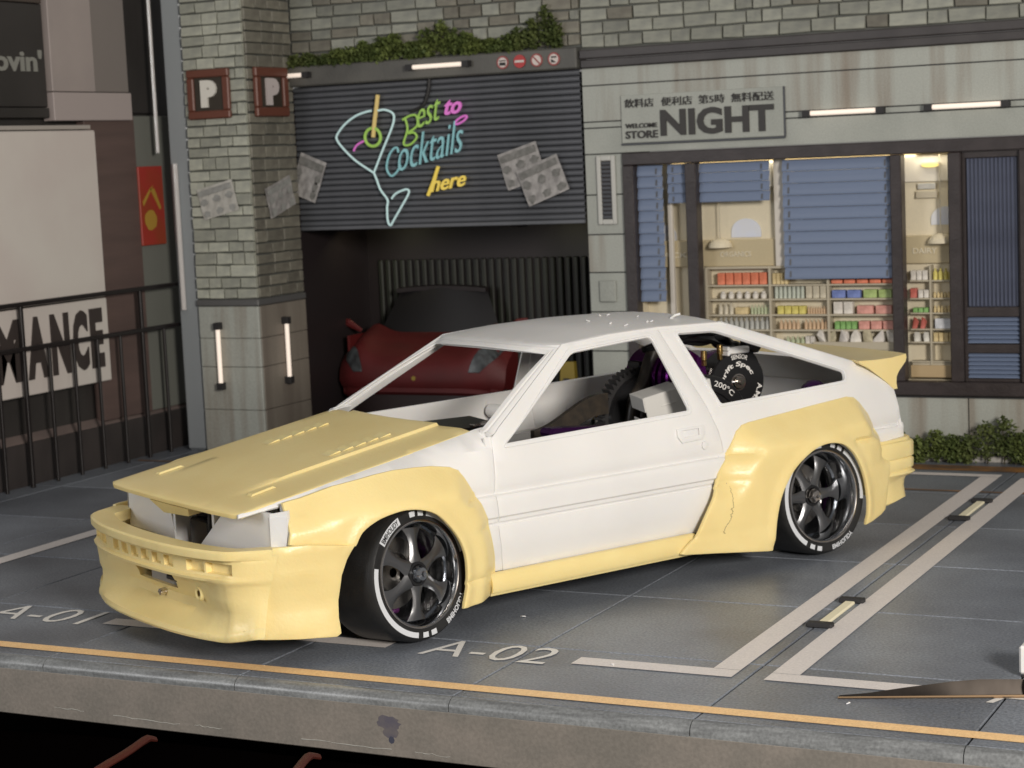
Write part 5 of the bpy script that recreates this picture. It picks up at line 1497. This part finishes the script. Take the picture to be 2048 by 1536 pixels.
g = G(); V, F = blob(-.03,-.10,.07,.07,0,18,.12); g.add([(.016,p[0],p[2]) for p in V], F); g.hull([(x,y,z) for x in (.013,.016) for y, z in ((-.02,.12),(.03,.12),(.10,-.02),(.08,-.03))]); g.hull([(x,y,z) for x in (.013,.016) for y, z in ((-.02,.12),(.02,.14),(-.10,.0),(-.11,.03))])
ob('print', g, mat('poster_yellow', (.42,.25,.04), .5), rp, 0)
put('street_pavement', mesh('street_pavement', G().hull([(XL-.30,y,.42) for y in (.5,5.6)]+[(XL-.05,y,.28) for y in (.5,5.6)]+[(XL-.30,y,.2) for y in (.5,5.6)]+[(XL-.05,y,.2) for y in (.5,5.6)]), MT['lwalk'], 0), kind='structure')
put('street_road', mesh('street_road', G().box(XL-.30,XL-.03,.5,5.6,-.10,.275,.004), MT['lroad'], 0), kind='structure')
# railing
rl = thing('railing', 'black metal railing with two rails and upright bars along the left edge', 'railing', (XL+.05,0,0))
MT['iron'] = mat('railing_black', (.014,.011,.011), .4)
for z in (1.175,.89): ob('rail', G().box(-.016,.016,.6,5.40,z-.014,z+.014,.004), 'iron', rl, 0)
bar = mesh('bar', G().box(-.010,.010,-.010,.010,0,.878,.003), MT['iron'], 0); post = mesh('post', G().box(-.013,.013,-.013,.013,0,1.163,.003), MT['iron'], 0)
k = 0; y = 5.33
ys_ = [5.33-.245*i for i in range(20)]
for i, y in enumerate(ys_): put('post' if i % 5 == 3 else 'bar', post if i % 5 == 3 else bar, rl, (0,y,0))
# corner post with clear acrylic edge
cp = thing('corner_post', 'grey blue corner post with clear acrylic edge between the left side and pillar', 'post', (-4.145,5.06,0))
ob('column', G().box(-.085,.095,-.13,.40,0,3.5,.02), mat('corner_grey', (.30,.325,.34), .4, col2=(.26,.28,.295), vscale=2, vstretch=(1,1,.2)), cp, 0)
MT['acr'] = mat('acrylic_highlight', (.85,.82,.80), .10, spec=.8)  # highlight along the clear acrylic edge, put into the pale colour
MT['acr'].node_tree.nodes['Principled BSDF'].inputs['Transmission Weight'].default_value = .35
g = G(); g.tube([(-.15,-.16,2.10),(-.15,-.16,3.5)], .013, 10); g.tube([(-.02,-.15,1.0),(-.02,-.15,2.02)], .018, 10); ob('acrylic_edge', g, 'acr', cp)

# ------------------------------------------------------------------ hobby knife and white block at the right edge
kn = thing('hobby_knife', 'thin pointed dark steel hobby blade with pale ferrule lying at the right', 'knife', (1.95,.315,0))
d = Vector((.62,.195,0)); 
g = G(); rows = []
for t, zb, zt in ((0,.006,.008),(.15,.006,.016),(.35,.007,.036),(.60,.008,.058),(.75,.008,.066),(1.0,.010,.066)):
    p = d*t; rows.append([(p.x, p.y, zb), (p.x, p.y+.012, (zb+zt)/2), (p.x, p.y+.02, zt)])
strip(g, rows, .008, (0,-1,0))
MT['blade'] = mat('blade_steel', (.085,.072,.062), .30, metal=.85, col2=(.035,.029,.025), vscale=5, vstretch=(1,1,.3))
ob('blade', g, 'blade', kn, 30)
g = G(); g.tube([(0,-.004,.006),(.62,.191,.012)], [.0035,.006], 6); ob('cutting_edge', g, mat('edge_bronze', (.40,.27,.16), .3, metal=.8), kn)
g = G(); g.tube([(.615,.205,.037),(.70,.232,.037),(.71,.235,.038),(1.3,.42,.040)], [.034,.034,.037,.037], 20); ob('ferrule', g, mat('ferrule_pale', (.50,.48,.45), .35, metal=.3), kn)
g = G(); g.lathe([(0,-.010),(.012,-.008),(.012,.01),(0,.01)], 12, 'y', (.665,.186,.040)); ob('rivet', g, 'dark', kn)
wb = ob('white_block', G().box(2.49,2.85,.775,.90,.012,.118,.008), 'white', None, 0); tag(wb, 'plain white block cut off by the right edge above the knife ferrule', 'block')
ob('block_base', G().box(2.50,2.84,.785,.89,.0,.012), 'dark', wb, 0)

# ------------------------------------------------------------------ what lies in the dark below the board
put('shelf_below', mesh('shelf_below', G().box(-7,7,-3.5,6,-1.5,-1.42), mat('dark_shelf', (.004,.0035,.0035), 1.0, spec=0), 0), kind='structure')
dk = thing('dark_tray', 'black rounded tray with two curved red stripes in the shadow under the board', 'tray', (0,-.5,-1.42))
TY = lambda y: 1.275-(.38 if y > 0 else .15)*y-.5*max(0, -y-.6)**1.5
g = G(); rows = []
for i in range(13):
    y = -1.1+1.5*i/12
    rows.append([(-1.9+4.6*j/20, y, TY(y)-.10*(abs(j-10)/10)**3) for j in range(21)])
strip(g, rows, .03, (0,-1,1)); ob('body', g, mat('tray_black', (.0015,.001,.001), 1.0, spec=0), dk)
MT['rstripe'] = mat('tray_red_stripe', (.07,.007,.002), .6)
for pts in ([(-.22,-.62),(-.27,-.5),(-.36,-.28),(-.48,-.02),(-.55,.12)], [(.50,-.62),(.47,-.5),(.36,-.28),(.24,-.02),(.19,.12)]):
    g = G(); g.tube([(p.x, p.y, TY(p.y)-.10*(abs((p.x+1.9)/.23-10)/10)**3+.006) for p in spline([(a, b, 0) for a, b in pts], 6)], .016, 8); ob('stripe', g, 'rstripe', dk)
